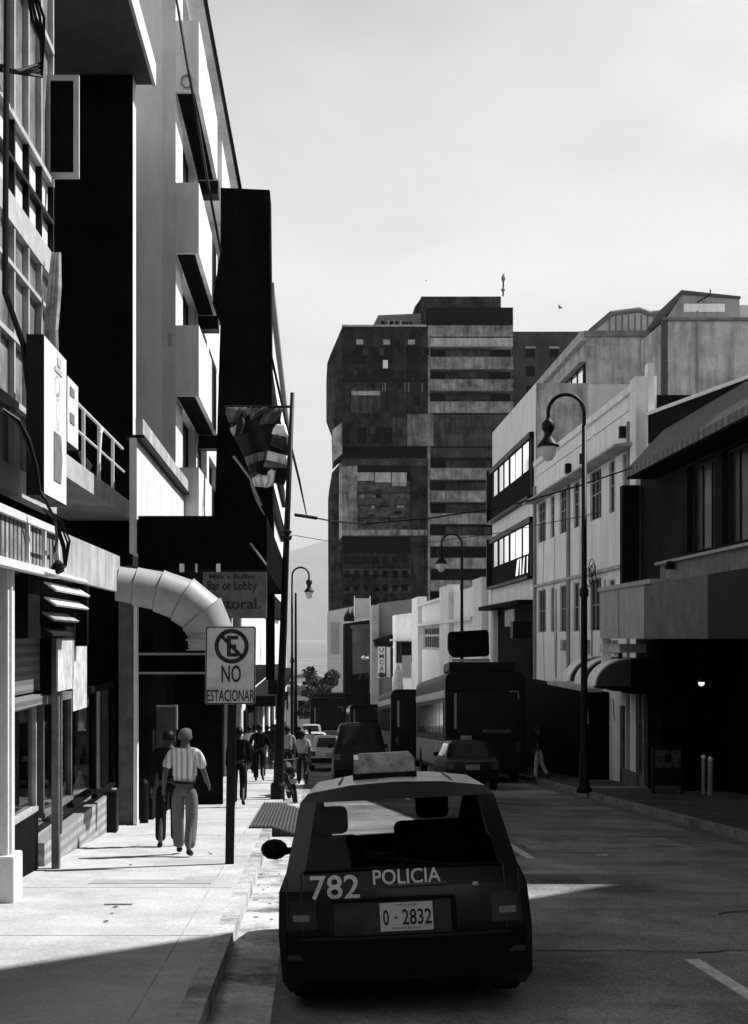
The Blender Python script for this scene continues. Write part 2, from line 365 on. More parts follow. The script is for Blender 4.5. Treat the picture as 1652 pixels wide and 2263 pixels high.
# upper storey: glass wall in white frames, z 3.7 .. 12
f = mapL(-3.35); up = thing
rows = [(3.9, 4.6), (4.67, 5.33), (5.39, 6.12), (6.17, 6.6), (6.92, 7.3), (7.35, 7.8), (7.87, 9.5), (9.58, 12.9)]
fr = MB(); pn = MB(); pl = MB(); dk = MB()
Y0, Y1 = 9.45, 18.05
for k, (z0, z1) in enumerate(rows):
    zt = rows[k + 1][0] if k + 1 < len(rows) else 13.2
    fbox(dk if k == 4 else fr, f, Y0, Y1, z1, zt, -.03, .1)
    n = 11
    for i in range(n + 1):
        y = Y0 + (Y1 - Y0) * i / n; fbox(dk if k in (4, 5) else fr, f, y - .03, y + .03, z0, z1, -.02, .08)
    for i in range(n):
        a, c = Y0 + (Y1 - Y0) * i / n + .035, Y0 + (Y1 - Y0) * (i + 1) / n - .035
        t_ = pl if k in (4, 5) else pn
        t_.poly([f(a, z0, .05), f(c, z0, .05), f(c, z1, .05), f(a, z1, .05)])
fbox(fr, f, Y0, Y1, 3.6, 3.9, -.06, .1)
wn = fr.build('window_wall', mat('wall_frame', .45, rough=.6, var=.15, scale=4), b); pn.build('pane', mat('curtained_glass', .22, rough=.35, var=.55, scale=2.2, spec=.3, streak=.5), wn)
pl.build('pale_panel', whitep, wn); dk.build('dark_mullion', blackp, wn)
mb = MB(); mb.box(-4.6, -3.37, 18.06, 18.3, 3.6, 13.2, 0); mb.build('end_wall', black, b)
mb = MB(); mb.box(-3.4, -3.24, 14.15, 14.5, 3.7, 13, 0); mb.build('corner_post', white, b)
mb = MB(); mb.tube([(-3.2, 14.6, 13), (-3.18, 14.6, 9), (-3.2, 14.6, 5.6), (-3.05, 14.8, 5.1), (-2.98, 15., 4.2)], .035, 6); mb.build('drain_pipe', blackp, b)
# ground-floor pilasters
for (x0, x1, y0, y1, base) in ((-3.34, -3.1, 14.3, 14.62, 1), (-3.27, -3.17, 17.55, 17.67, 0)):
    mb = MB(); g0 = G(y0) + .13
    mb.box(x0, x1, y0, y1, g0, 2.8)
    mb.box(x0 + .03, x1 + .03, y0 + .04, y0 + .09, g0 + .45, 2.7)
    if base: mb.box(x0 - .06, x1 + .07, y0 - .06, y1 + .06, g0, g0 + .5)
    mb.build('pilaster', white if base else mat('pilaster_grey', .14, var=.4, streak=.4), b, bevel=.02)
# shop windows between pilasters, set back
fs_ = mapL(-3.45)
def shopwin(y0, y1, zb, zt, parent, wm=None):
    m = MB(); t = .05
    fbox(m, fs_, y0, y0 + t, zb, zt, -.02, .06); fbox(m, fs_, y1 - t, y1, zb, zt, -.02, .06)
    fbox(m, fs_, y0, y1, zt, zt + .1, -.02, .06); fbox(m, fs_, y0, y1, zb - .06, zb, -.04, .06)
    w_ = m.build('shop_window', wm or whitef, parent)
    q = MB(); q.poly([fs_(y0, zb, .03), fs_(y1, zb, .03), fs_(y1, zt, .03), fs_(y0, zt, .03)]); q.build('pane', see_through('shop_glass', .5, .02), w_)
for (y0, y1) in ((14.75, 17.45), (17.9, 20.0), (20.05, 22.2), (22.25, 24.3)): shopwin(y0, y1, G(y1) + .95, 1.15, b, mat('frame_mid', .34, var=.3) if y0 < 17 else (mat('frame_dim', .12, var=.4) if y0 < 20 else soot))
mb = MB(); mb.box(-3.55, -3.42, 14.7, 17.5, G(15) - .2, G(17.5) + .88); mb.build('stall_riser', soot, b)
mb = MB(); mb.box(-3.6, -3.4, 17.8, 24.4, -1.6, G(22) + .95 - .25); mb.build('tiled_skirting', stripes('tile_rows', .33, .22, 2, 7, var=.25), b)
mb = MB(); mb.box(-4.6, -3.6, 14.6, 24.4, -1.6, G(24.4) + .85); mb.build('display_plinth', mat('plinth', .3, var=.2), b)
# goods in the window
for i in range(11):
    y = 15 + i * .82; z = G(24.4) + .85; h = random.uniform(.2, .42); r_ = random.uniform(.07, .14)
    o = MB().lathe((-3.72 - random.uniform(0, .15), y, z), [(r_ * .6, 0), (r_, h * .3), (r_ * .9, h * .6), (r_ * .3, h * .8), (r_ * .35, h)], 12).build(
        'vase', mat('vase_white' if i % 3 else 'vase_grey', .6 if i % 3 else .25, rough=.4), smooth=True)
    tag(o, ['nearest', 'second', 'third', 'fourth', 'fifth', 'sixth', 'seventh', 'eighth', 'ninth', 'tenth', 'farthest'][i] + (' pale' if i % 3 else ' grey') + ' vase in the row behind the left shop windows', 'vase', 'vases in the shop window')
# ---- long canopy with its fascia
c = thing('canopy', 'long flat canopy with pale concrete fascia over the near left shops', 'canopy', (-3, 16, 2.8))
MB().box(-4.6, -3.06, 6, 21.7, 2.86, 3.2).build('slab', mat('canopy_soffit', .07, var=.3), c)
MB().box(-3.06, -2.98, 16.4, 21.7, 2.72, 3.27).build('fascia', beamc, c)
mb = MB(); mb.box(-3.05, -2.99, 6, 16.35, 2.78, 3.2)
mb.build('ribbed_panel', stripes('ribs', .25, .04, 1, 5.2, duty=.55, var=.5), c)
mb = MB(); mb.box(-3.06, -2.94, 6, 16.35, 3.2, 3.28); mb.box(-3.06, -2.94, 6, 16.38, 2.7, 2.78)
for y in (9.2, 11.2, 13.0, 14.6, 15.5, 16.3): mb.box(-3.05, -2.95, y, y + .06, 2.78, 3.2)
mb.build('trim', whitef, c)
# loose cable bundle at the canopy
mb = MB()
for k in range(5):
    a = random.uniform(-.05, .05)
    mb.tube([(-3.1, 16.2 + a, 3.5), (-2.92 + a, 16.1, 3.35), (-2.86 + a, 16.3, 3.1 + a), (-2.9, 16.45 + a, 2.85), (-2.95, 16.2, 2.75)], .014, 6)
mb.lathe((-2.92, 16.1, 2.74), [(.02, 0), (.07, .03), (.06, .12), (.02, .16)], 8)
tag(mb.build('cable_bundle', blackp), 'tangled black cables looped over the end of the ribbed canopy panel', 'cables')
mb = MB()
mb.tube([P(5, 905, 14.2), P(40, 930, 14.3), P(62, 975, 14.4), P(78, 1035, 14.5), P(85, 1085, 14.5), P(97, 1100, 14.5), P(122, 1150, 14.8), P(126, 1190, 15.5), P(120, 1220, 16)], [.02, .03, .035, .035, .03, .016, .016, .016, .016], 6)
tag(mb.build('service_cable', blackp), 'thick black cable sagging down past the dark side of the vertical sign', 'cable')
# ---- metal louvre awning and lit blind under the canopy
a_ = thing('louvre_awning', 'small awning of white metal louvres under the pale canopy', 'awning', (-3.1, 18, 2.2))
for k in range(5):
    mb = MB(); z = 2.82 - k * .17; dx = [0, 0, 0, -.03, -.06][k]; ya = [15.4, 16.0, 16.0, 16.05, 16.1][k]; yb2 = [18.3, 18.4, 18.3, 17.7, 17.5][k]
    mb.add([(-3.06 + dx, ya, z - .02), (-3.06 + dx, yb2, z - .02), (-2.93 + dx, yb2, z - .11), (-2.93 + dx, ya, z - .11),
            (-3.06 + dx, ya, z), (-3.06 + dx, yb2, z), (-2.91 + dx, yb2, z - .09), (-2.91 + dx, ya, z - .09)],
           [(0, 1, 2, 3), (4, 5, 6, 7), (0, 1, 5, 4), (1, 2, 6, 5), (2, 3, 7, 6), (3, 0, 4, 7)])
    mb.build('louvre', whitep if k < 3 else (midg if k == 3 else ironm), a_)
MB().box(-3.3, -2.96, 18.42, 18.55, 1.9, 2.7).build('side_plate', soot, a_)
MB().box(-3.5, -3.1, 15.3, 18.5, 2.0, 2.71).build('backing', soot, a_)
mb = MB(); mb.box(-3.14, -3.12, 17.2, 18.25, 1.35, 2.0); mb.box(-3.14, -3.12, 18.3, 19.4, 1.05, 2.0)
tag(mb.build('blind', mat('blind_cloth', .5, var=.3, scale=5)), 'sunlit white blind hanging above the left shop window', 'blind')
mb = MB(); mb.box(-3.9, -3.32, 14.75, 17.3, 1.2, 1.32); mb.box(-3.36, -3.3, 14.75, 17.4, 1.2, 1.3)
tag(mb.build('roller_shutter', stripes('shutter_rows', .12, .2, 2, 9)), 'rolled shutter above the nearest left shop window', 'shutter')
MB  # noqa
o = MB().box(-3.95, -3.4, 14.7, 17.5, 1.35, 2.05).build('shutter_box', stripes('shutter_rows', .12, .2, 2, 9)); tag(o, 'dark ribbed shutter box under the canopy nearest the camera', 'shutter box')

# ---- vertical signs over the canopy
sgn = thing('vertical_sign', 'tall white vertical box sign with dark side above the canopy', 'sign', (-2.9, 15.3, 3.5))
MB().box(-2.99, -2.81, 14.65, 16.0, 3.5, 5.18).build('box', blackp, sgn)
MB().poly([(-2.805, 14.67, 3.52), (-2.805, 15.99, 3.52), (-2.805, 15.99, 5.17), (-2.805, 14.67, 5.17)]).build('face', mat('sign_face', .7, var=.1, scale=5), sgn)
inkp = mat('faded_ink', .42, var=.3, scale=9); inkd = mat('dark_ink', .16, var=.3, scale=9); ink = mat('ink', .02, var=.2)
mb = MB(); X_ = -2.8
mb.ext([(X_, 15.2, 3.72), (X_, 15.62, 3.72), (X_, 15.7, 4.0), (X_, 15.62, 4.25), (X_, 15.2, 4.25)], (.004, 0, 0)); mb.build('emblem', inkd, sgn)
mb = MB()
def ringx(cy, cz, r1, r2, sy=1, n=20):
    for i in range(n):
        a, c_ = 2 * math.pi * i / n, 2 * math.pi * (i + 1) / n
        mb.poly([(X_ + .004, cy + r1 * sy * math.cos(a), cz + r1 * math.sin(a)), (X_ + .004, cy + r2 * sy * math.cos(a), cz + r2 * math.sin(a)),
                 (X_ + .004, cy + r2 * sy * math.cos(c_), cz + r2 * math.sin(c_)), (X_ + .004, cy + r1 * sy * math.cos(c_), cz + r1 * math.sin(c_))])
ringx(15.45, 4.5, .19, .21, .55); ringx(15.45, 4.5, .13, .15, .5); ringx(15.42, 4.78, .1, .115, 1.3)
mb.box(X_, X_ + .004, 15.25, 15.7, 4.92, 4.97); mb.box(X_, X_ + .004, 15.4, 15.6, 5.0, 5.1)
mb.build('faded_mark', inkp, sgn, fix=False)
sg2 = thing('vertical_sign', 'smaller white box sign fixed behind the tall vertical sign', 'sign', (-2.9, 16.4, 4.2))
MB().box(-2.99, -2.81, 16.05, 16.8, 4.25, 5.02).build('box', blackp, sg2)
MB().poly([(-2.805, 16.06, 4.26), (-2.805, 16.79, 4.26), (-2.805, 16.79, 5.01), (-2.805, 16.06, 5.01)]).build('face', mat('sign_face', .7, var=.1, scale=5), sg2)
mb = MB(); mb.box(X_, X_ + .004, 16.2, 16.5, 4.82, 4.92); mb.box(X_, X_ + .004, 16.2, 16.5, 4.5, 4.62); mb.build('faded_mark', inkd, sg2)

# ---- open casement window high on the left
cw = thing('casement_window', 'open casement window with pale frame against the black wall', 'window', (-3.2, 18, 7.9))
x0, x1, z0, z1 = PX(100, 18), PX(175, 18), PZ(395, 18), PZ(168, 18)
mb = MB(); mb.box(x0, x0 + .07, 17.97, 18.03, z0, z1); mb.box(x1 - .07, x1, 17.97, 18.03, z0, z1); mb.box(x0 + .07, x1 - .07, 17.97, 18.03, z0, z0 + .07); mb.box(x0 + .07, x1 - .07, 17.97, 18.03, z1 - .07, z1)
mb.build('frame', mat('frame_grey', .5), cw); MB().box(x0 + .07, x1 - .07, 17.995, 18.005, z0 + .07, z1 - .07).build('pane', voidg, cw)
# loose curtain / cloth strips hanging at the end of the window wall
mb = MB()
for k in range(3):
    mb.tube([P(118 + 6 * k, 560, 17.4), P(112 + 8 * k, 640, 17.3), P(104 + 9 * k, 730, 17.2), P(112 + 6 * k, 850, 17.3)], [.03, .05, .04, .05], 6)
tag(mb.build('hanging_cloth', mat('cloth_grey', .35, var=.4, scale=5)), 'pale cloth hanging off the end of the upper left windows', 'cloth')
mb = MB()
for k in range(4): mb.tube([P(62 + 6 * k, -10, 15), P(70 + 9 * k, 40, 15.2), P(90 + 2 * k, 90, 15.4), P(92, 140 + 10 * k, 15.6), P(40 - 10 * k, 158, 15), P(2, 145 + 4 * k, 14.6)], .018, 6)
tag(mb.build('cable_bundle', blackp), 'tangled dark cables crossing the topmost left windows', 'cables')

# ---- black recessed building with overhanging roof slab and balcony
b = thing('black_building', 'black walled building with an overhanging roof slab and a railed balcony', 'building', (-4, 28, G(28)))
Yb = 28.1
mb = MB(); mb.box(-9, PX(293, Yb), Yb, 28.6, -3, 13.3); mb.build('wall', black, b)
MB().box(PX(293, Yb), PX(300, Yb) - .06, Yb + .02, 28.6, -1.7, 13.3).build('corner_fin', white, b)
mb = MB(); mb.ext([(-5.5, Yb, 13.3), (-3.26, Yb, 13.3), (-3.26, 12, 13.3), (-5.5, 12, 13.3)], (0, 0, .02)); mb.box(-5.5, -3.27, 12, Yb + .6, 13.33, 13.7)
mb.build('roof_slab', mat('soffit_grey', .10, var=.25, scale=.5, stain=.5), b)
MB().box(-3.262, -3.2, 12, Yb + .6, 13.29, 13.75).build('fascia', white, b)
mb = MB(); mb.box(-4.9, -3.58, 17.9, 28.05, 4.36, 4.62); mb.build('balcony_slab', beamc, b)
MB().box(-3.579, -3.54, 17.9, 28.05, 4.33, 4.66).build('balcony_fascia', beamc, b)
r_ = thing('railing', 'thin white pipe railing on the black building balcony', 'railing', (-3.56, 22, 4.65))
mb = MB(); mb.tube([(-3.56, 17.9, 5.56), (-3.56, 26.3, 5.56)], .025); mb.tube([(-3.56, 17.9, 5.15), (-3.56, 26.5, 5.15)], .02); mb.build('rail', whitef, r_)
for y in (18.2, 20, 21.8, 23.4, 25.0): MB().tube([(-3.56, y, 4.6), (-3.56, y, 5.56)], .03).build('post', whitef, r_)
MB().tube([(-3.5, 22.9, 4.6), (-3.5, 23.2, 5.4), (-3.5, 23.4, 5.5)], .025).build('brace', whitef, r_)
tag(MB().tube([(-4, 24.2, 4.7), (-3.9, 24.3, 5.0), (-4., 24.1, 5.2)], [.05, .1, .03], 6).build('potted_plant', mat('leaf', .07)), 'small plant on the balcony behind the white railing', 'plant')
# ground-floor entry bay
mb = MB(); mb.box(PX(262, 25), PX(293, 25), 25, 25.4, -1.6, 3.3); mb.build('grey_pier', mat('pier_grey', .11, var=.3, streak=.3), b)
MB().box(PX(295, 24.9), PX(303, 24.9), 24.9, 25.1, -1.4, 3.0).build('white_post', white, b)
mb = MB(); x0, x1, z0, z1 = PX(300, 26), PX(456, 26), PZ(1487, 26), PZ(1445, 26)
mb.box(x0, x1, 26, 26.3, z0, z1); e = thing('sign_box', 'long black box sign outlined in white behind the no parking sign', 'sign', (-2.6, 26, 1.5)); mb.build('box', black, e)
mb = MB()
for (a, b_, c1, c2) in ((x0, x1, z0 - .02, z0 + .02), (x0, x1, z1 - .02, z1 + .02), (x0 - .02, x0 + .02, z0 + .02, z1 - .02), (x1 - .02, x1 + .02, z0 + .02, z1 - .02)): mb.box(a, b_, 25.96, 26.0, c1, c2)
mb.build('outline', mat('outline', .3), e)
mb = MB(); mb.box(-3.5, -3.0, 26.31, 31, -1.9, 3.2); mb.build('inner_wall', soot, b)
e = thing('poster', 'grey poster board with pale edge on the dark wall behind the walking man', 'poster', (-2.7, 26.9, .2))
MB().box(PX(345, 26.9), PX(388, 26.9), 26.9, 26.94, PZ(1640, 26.9), PZ(1562, 26.9)).build('board', mat('board', .07, var=.3), e)
MB().box(PX(345, 26.9), PX(392, 26.9), 26.88, 26.95, PZ(1562, 26.9), PZ(1558, 26.9)).box(PX(388, 26.9), PX(392, 26.9), 26.88, 26.95, PZ(1612, 26.9), PZ(1562, 26.9)).build('edge', mat('edge', .35), e)
mb = MB(); mb.box(-3.3, -2.0, 31.2, 31.45, -1.95, 3.2); mb.build('dark_partition', soot, b)
# waste bin by the shopfront
e = thing('waste_bin', 'black upright bin against the left shopfront', 'bin', (-3.2, 23, G(23) + .15))
yb_ = 23.2; mb = MB(); x0, x1 = PX(220, yb_), PX(257, yb_)
mb.box(x0, x1, yb_, yb_ + .28, G(yb_) + .15, G(yb_) + .78); mb.build('body', blackp, e, bevel=.02)
MB().box(x0 - .01, x1 + .01, yb_ - .01, yb_ + .29, G(yb_) + .78, G(yb_) + .84).build('lid', blackp, e, bevel=.02)
e = thing('bollard', 'short dark bollard beside the white post of the entry bay', 'bollard', (-2.9, 25.3, G(25.3)))
MB().lathe((PX(318, 25.5), 25.5, G(25.5) + .13), [(.08, 0), (.08, .75), (.05, .8), (.01, .82)], 10).build('shaft', blackp, e)

# ---- white apartment block with stepped balconies
b = thing('apartment_block', 'tall white apartment block with stacked solid balconies', 'building', (-4, 40, G(40)))
Yf, Xf, Xb = 31.5, -3.07, -2.55
mb = MB()
holes = [(31.7, 38.5, 10.75, 12.25)]
opens = [(PZ(404, Yf), PZ(204, Yf)), (PZ(719, Yf), PZ(560, Yf)), (PZ(1033, Yf), PZ(875, Yf)), (PZ(46, Yf), PZ(46, Yf) + 1.6)]
mb.box(-9, Xf - .3, Yf, 56, 3.6, 17.5); mb.build('wall', mat('weathered_plaster', .86, rough=.9, var=.05, scale=.7, bump=.25, streak=.16, stain=.14, speck=.08), b)
MB().box(-3.24, -3.17, Yf - .006, Yf, 8.55, 8.85).build('wall_mark', mat('wall_mark', .4), b)
mb = MB(); hs = []
for z0, z1 in opens: hs += [(33.2 + 4.2 * i, 36.6 + 4.2 * i, z0 + .15, z1) for i in range(5)]
wall(mb, mapL(Xf), Yf, 56, 3.6, 17.5, hs, .25); mb.poly([(Xf, Yf, 3.6), (Xf - .3, Yf, 3.6), (Xf - .3, Yf, 17.5), (Xf, Yf, 17.5)]); mb.build('street_wall', white, b)
for h in hs: window(b, mapL(Xf), h, .22, 2, 1, blackp, glassi, fw=.07)
bands = [(PZ(204, Yf), PZ(46, Yf)), (PZ(560, Yf), PZ(404, Yf)), (PZ(875, Yf), PZ(719, Yf)), (3.9, PZ(1033, Yf))]
for i, (z0, z1) in enumerate(bands):
    mb = MB(); mb.box(Xf, Xb, Yf - .01, 37.6, z0, z1); bl = mb.build('balcony', grey, b)
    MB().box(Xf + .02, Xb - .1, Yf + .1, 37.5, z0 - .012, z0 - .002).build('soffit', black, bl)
    mb = MB(); mb.box(Xf, Xb + .02, 37.62, 38.2, z0 - .35, z0 + .05); mb.build('balcony_box', blackp, b)
# upper roofline, stepping out towards the street
MB().box(Xf, -2.58, 40, 56, 13.9, 16.2).build('upper_bay', white, b)
MB().box(Xf, -2.55, Yf + 2.0, 56, PZ(46, Yf) + 1.7, 17.6).build('parapet', white, b)
tag(MB().tube([P(412 + 12 * math.cos(t * .5), 180 + 14 * math.sin(t * .5), 31.45) for t in range(13)], .02, 6).build('cable_loop', mat('cable_grey', .3)), 'thin loop of cable on the wall near the roof of the white block', 'cable')
# low white annex with pitched parapet
b = thing('white_annex', 'low sunlit white wall with a sloping capped parapet beside the apartment block', 'wall', (-3.4, 30, 3))
Xa = -2.88
mb = MB(); zz = lambda x, y: (Xa, YX(x, Xa), PZ(y, YX(x, Xa)))
p_ = [zz(302, 965), zz(406, 1092)]
mb.ext([(Xa, p_[0][1], 3.4), (Xa, p_[1][1], 3.4), p_[1], p_[0]], (-.12, 0, 0)); mb.build('wall', white, b)
q = [zz(302, 930), zz(410, 1065)]
mb = MB(); mb.ext([(Xa + .1, p_[0][1], p_[0][2] + .03), (Xa + .1, p_[1][1], p_[1][2] + .03), (Xa + .1, p_[1][1], p_[1][2] + .3), (Xa + .1, p_[0][1], p_[0][2] + .3)], (-.12, 0, 0)); mb.build('coping', beamc, b)
mb = MB(); mb.ext([(Xa + .12, p_[0][1], p_[0][2] - .02), (Xa + .12, p_[1][1], p_[1][2] - .02), (Xa + .12, p_[1][1], p_[1][2] + .03), (Xa + .12, p_[0][1], p_[0][2] + .03)], (-.3, 0, 0)); mb.build('gutter', blackp, b)

# ---- black slab sign with its canopy
b = thing('slab_sign', 'tall black slab sign rising from a black box canopy', 'sign', (-1.7, 36, 3.7))
Ys = 36.
mb = MB(); mb.ext([P(487, 415, Ys), P(596, 420, Ys), P(604, 1262, Ys), P(470, 1262, Ys), P(487, 700, Ys), P(469, 668, Ys), P(487, 555, Ys)], (0, 1.3, 0)); mb.build('slab', black, b)
MB().box(PX(587, 36), PX(606, 36), 36., 36.5, PZ(1502, 36), PZ(1262, 36)).build('lower_blade', black, b)
mb = MB(); mb.box(PX(305, 22.9), PX(589, 22.9), 22.9, 35.95, PZ(1258, 22.9), PZ(1140, 22.9)); mb.build('canopy_box', black, b)
MB().tube([P(553, 1067, 35.9), P(566, 1105, 35.9), P(584, 1138, 35.9)], .02, 6).build('stay', mat('stay_grey', .25), b); MB().tube([P(553, 1200, 22.85), P(588, 1248, 22.85)], .018, 6).build('stay', mat('stay_grey', .25), b)
# support cable from slab to roof
tag(MB().tube([P(531, 420, 36.6), P(453, 0, 33), P(440, -70, 32.4)], .05, 8).build('stay_cable', blackp), 'thick black stay running from the slab sign up across the sky', 'cable')
tag(MB().tube([P(380, -60, 30.9), P(416, 158, 30.8), P(436, 262, 31), P(462, 420, 31), P(488, 560, 31.5)], .03, 6).build('service_cable', blackp), 'thin black cable hanging down the front of the white apartment block', 'cable')
for i, (xa, xb) in enumerate(((397, 407), (432, 436), (478, 487))):  # light showing through gaps, built as small white blocks
    tag(MB().box(PX(xa, 22.85), PX(xb, 22.85), 22.8, 22.89, PZ(1264, 22.85), PZ(1246, 22.85)).build('bright_gap', whitep), ['wide left', 'narrow middle', 'wide right'][i] + ' bright gap under the black box canopy, built as a white block', 'bracket', 'bright gaps under the black canopy, built as white blocks')
# ---- lobby sign
e = thing('lobby_sign', 'grey hanging sign lettered with the word Lobby, partly behind the curved duct', 'sign', (-1.2, 22.9, 2.4))
Yl = 22.95; MB().box(PX(448, Yl), PX(589, Yl), Yl, Yl + .12, PZ(1366, Yl), PZ(1264, Yl)).build('board', mat('board_grey', .13, var=.3, scale=3), e)
def tl(txt, xa, xb, ya, yb_, Y, par, name='lettering', m=ink, **k):
    fit_text(name, txt, m, par, P(xa, yb_, Y - .002), (1, 0, 0), (0, 0, 1), (xb - xa) * Y / S, (yb_ - ya) * Y / S, **k)
tl("Max's Buffet", 462, 564, 1268, 1279, Yl, e); tl('Bar or Lobby', 458, 567, 1284, 1310, Yl, e); tl('pastoral.', 452, 575, 1322, 1353, Yl, e)

# ---- long tall facade beyond the slab
b = thing('long_facade_building', 'sunlit white building in steep perspective behind the slab sign', 'building', (-3, 90, G(90)))
MB().box(-9, -2.85, 91, 155, -10, 25).build('wall', white, b)
MB().box(-9, -2.86, 57, 90.9, -10, 14).build('wall', white, b)
MB().box(-2.85, -2.5, 91, 155, 24.4, 25.1).build('cornice', mat('cornice_grey', .12, var=.2), b)
for k, z in enumerate((3.5, 7.2, 10.8, 14.4, 18.)):
    mb = MB(); mb.box(-2.85, -2.6, 60, 118 + 5 * k, z, z + 1.5); mb.build('window_band', soot, b)
MB().box(-3.2, -1.6, 60, 118, -.9, -.45).build('awning', soot, b)
for y in (60, 67, 74, 84, 96): MB().box(-2.85, -2.62, y, y + 2.6, G(y) - 1, -1.2).build('pier', white, b)
MB().box(-2.9, -2.75, 58, 120, G(60) - .5, -1.0).build('shopfront', soot, b)
b = thing('dark_arcade', 'dark shopfront arcade below the apartment block', 'building', (-3, 45, G(45)))
MB().box(-9, -2.95, 33, 56.9, -4, 3.58).build('wall', soot, b)
MB().box(-2.95, -1.75, 37.4, 56.5, .55, .95).build('awning', soot, b)
for y in (34.5, 40.5, 47, 53): MB().box(-2.95, -2.7, y, y + .5, G(y) - .6, 2.8).build('pier', mat('pier_lit', .5, var=.2), b)

# ---- big segmented duct
Yd = 22.
def DP(x, y, Y=Yd): return P(x, y, Y)
e = thing('curved_duct', 'large curved duct of pale metal segments bending down over the pavement', 'duct', (-2, 22, 2.6))
path = [((262, 1290), 34, 21.6), ((300, 1296), 38, 21.7), ((352, 1306), 42, 21.8), ((404, 1325), 47, 21.9), ((446, 1357), 49, 22), ((466, 1398), 48, 22), ((466, 1436), 48, 22)]
dm = mat('duct_metal', .33, rough=.5, var=.1, scale=3, spec=.4, streak=.15)
cen = [P(x, y, Y) for (x, y), r_, Y in path]; rad = [r_ * 1.06 * Y / S for (x, y), r_, Y in path]
cuts = []
for i, c_ in enumerate(cen):
    t = (cen[min(i + 1, 6)] - cen[max(i - 1, 0)]).normalized(); u = Vector((0, 1, 0)); v = t.cross(u).normalized()
    cuts.append([c_ + (v * math.cos(2 * math.pi * j / 28) + u * math.sin(2 * math.pi * j / 28)) * rad[i] for j in range(28)])
for i in range(6):
    mb = MB(); vs = [cen[i] + (p - cen[i]) * 1.05 for p in cuts[i]] + [cen[i + 1] + (p - cen[i + 1]) * .97 for p in cuts[i + 1]]; mb.add(vs, [(j, (j + 1) % 28, 28 + (j + 1) % 28, 28 + j) for j in range(28)])
    mb.build('segment', dm, e, smooth=True, fix=False)
for i in range(7):
    mb = MB(); rr = cuts[i] + [cuts[i][0]]
    vs = [cen[i] + (p - cen[i]) * 1.055 for p in rr]
    mb.tube(vs, .007, 5, cap=False); mb.build('seam', dm, e, smooth=True)
MB().box(PX(415, 22), PX(516, 22), 21.6, 22.4, PZ(1416, 22), PZ(1413, 22)).build('lower_flange', dm, e)

# ---- NO ESTACIONAR sign
e = thing('no_parking_sign', 'white NO ESTACIONAR sign on a square black post at the kerb', 'traffic sign', (PX(507, 18.2), 18.2, G(18.2) + .15))
Yn = 18.2
mb = MB(); x = PX(507, Yn); xt = PX(515, Yn); z0 = G(Yn) + .13; h = .055
mb.add([(x - h, Yn - h, z0), (x + h, Yn - h, z0), (x + h, Yn + h, z0), (x - h, Yn + h, z0), (xt - h, Yn - h, PZ(1400, Yn)), (xt + h, Yn - h, PZ(1400, Yn)), (xt + h, Yn + h, PZ(1400, Yn)), (xt - h, Yn + h, PZ(1400, Yn))],
       [(0, 1, 2, 3), (4, 5, 6, 7), (0, 1, 5, 4), (1, 2, 6, 5), (2, 3, 7, 6), (3, 0, 4, 7)]); mb.build('post', blackp, e)
Yp = Yn - .075
def QP(x, y, d=0): return P(x, y, Yp - d)
def rounded(x0, y0, x1, y1, r_, sh=0):
    pts = []
    for (cx, cy, a0) in ((x1 - r_, y0 + r_, -90), (x1 - r_, y1 - r_, 0), (x0 + r_, y1 - r_, 90), (x0 + r_, y0 + r_, 180)):
        for k in range(5):
            a = R(a0 + 22.5 * k); X2 = cx + r_ * math.cos(a); Y2 = cy + r_ * math.sin(a); pts.append(QP(X2 + sh * (1470 - Y2), Y2))
    return pts
sh = .012
pl_ = MB().ext(rounded(453.5, 1384, 564.5, 1556, 6, sh), (0, .012, 0)).build('plate', mat('sign_white', .5, var=.12, scale=6, rough=.6, stain=.15), e)
# border line, ring, slash, E
k1 = rounded(454, 1384.5, 564, 1555.5, 6, sh); k2 = rounded(456.5, 1387, 561.5, 1553, 5, sh)
mb = MB(); n = len(k1); off = Vector((0, -.003, 0))
mb.add([p + off for p in k1] + [p + off for p in k2], [(i, (i + 1) % n, n + (i + 1) % n, n + i) for i in range(n)]); mb.build('border', ink, pl_, fix=False)
mb = MB(); cx, cy = 511.5, 1428; n = 40
o_ = [QP(cx + 38 * math.cos(2 * math.pi * i / n), cy + 38.5 * math.sin(2 * math.pi * i / n)) + off for i in range(n)]
i_ = [QP(cx + 28.5 * math.cos(2 * math.pi * i / n), cy + 29 * math.sin(2 * math.pi * i / n)) + off for i in range(n)]
mb.add(o_ + i_, [(i, (i + 1) % n, n + (i + 1) % n, n + i) for i in range(n)])
mb.poly([QP(cx - 25, cy - 20) + off, QP(cx - 20, cy - 26) + off, QP(cx + 25, cy + 20) + off, QP(cx + 20, cy + 26) + off]); mb.build('prohibition_ring', ink, pl_, fix=False)
def flat(pts, name='letter', d=.0045): MB().poly([QP(a, b_) + Vector((0, -d, 0)) for a, b_ in pts]).build(name, ink, pl_, fix=False)
flat([(501, 1405), (526, 1405), (526, 1413), (510, 1413), (510, 1424), (522, 1424), (522, 1431), (510, 1431), (510, 1443), (526, 1443), (526, 1451), (501, 1451)], 'letter_e')
tl('NO', 489, 532, 1470, 1508, Yp - .004, pl_, depth=.003); tl('ESTACIONAR', 457, 562, 1524, 1550, Yp - .004, pl_, depth=.003)

# ================================================================== RIGHT SIDE
XR = 9.4
def ZY(x): return YX(x, XR)
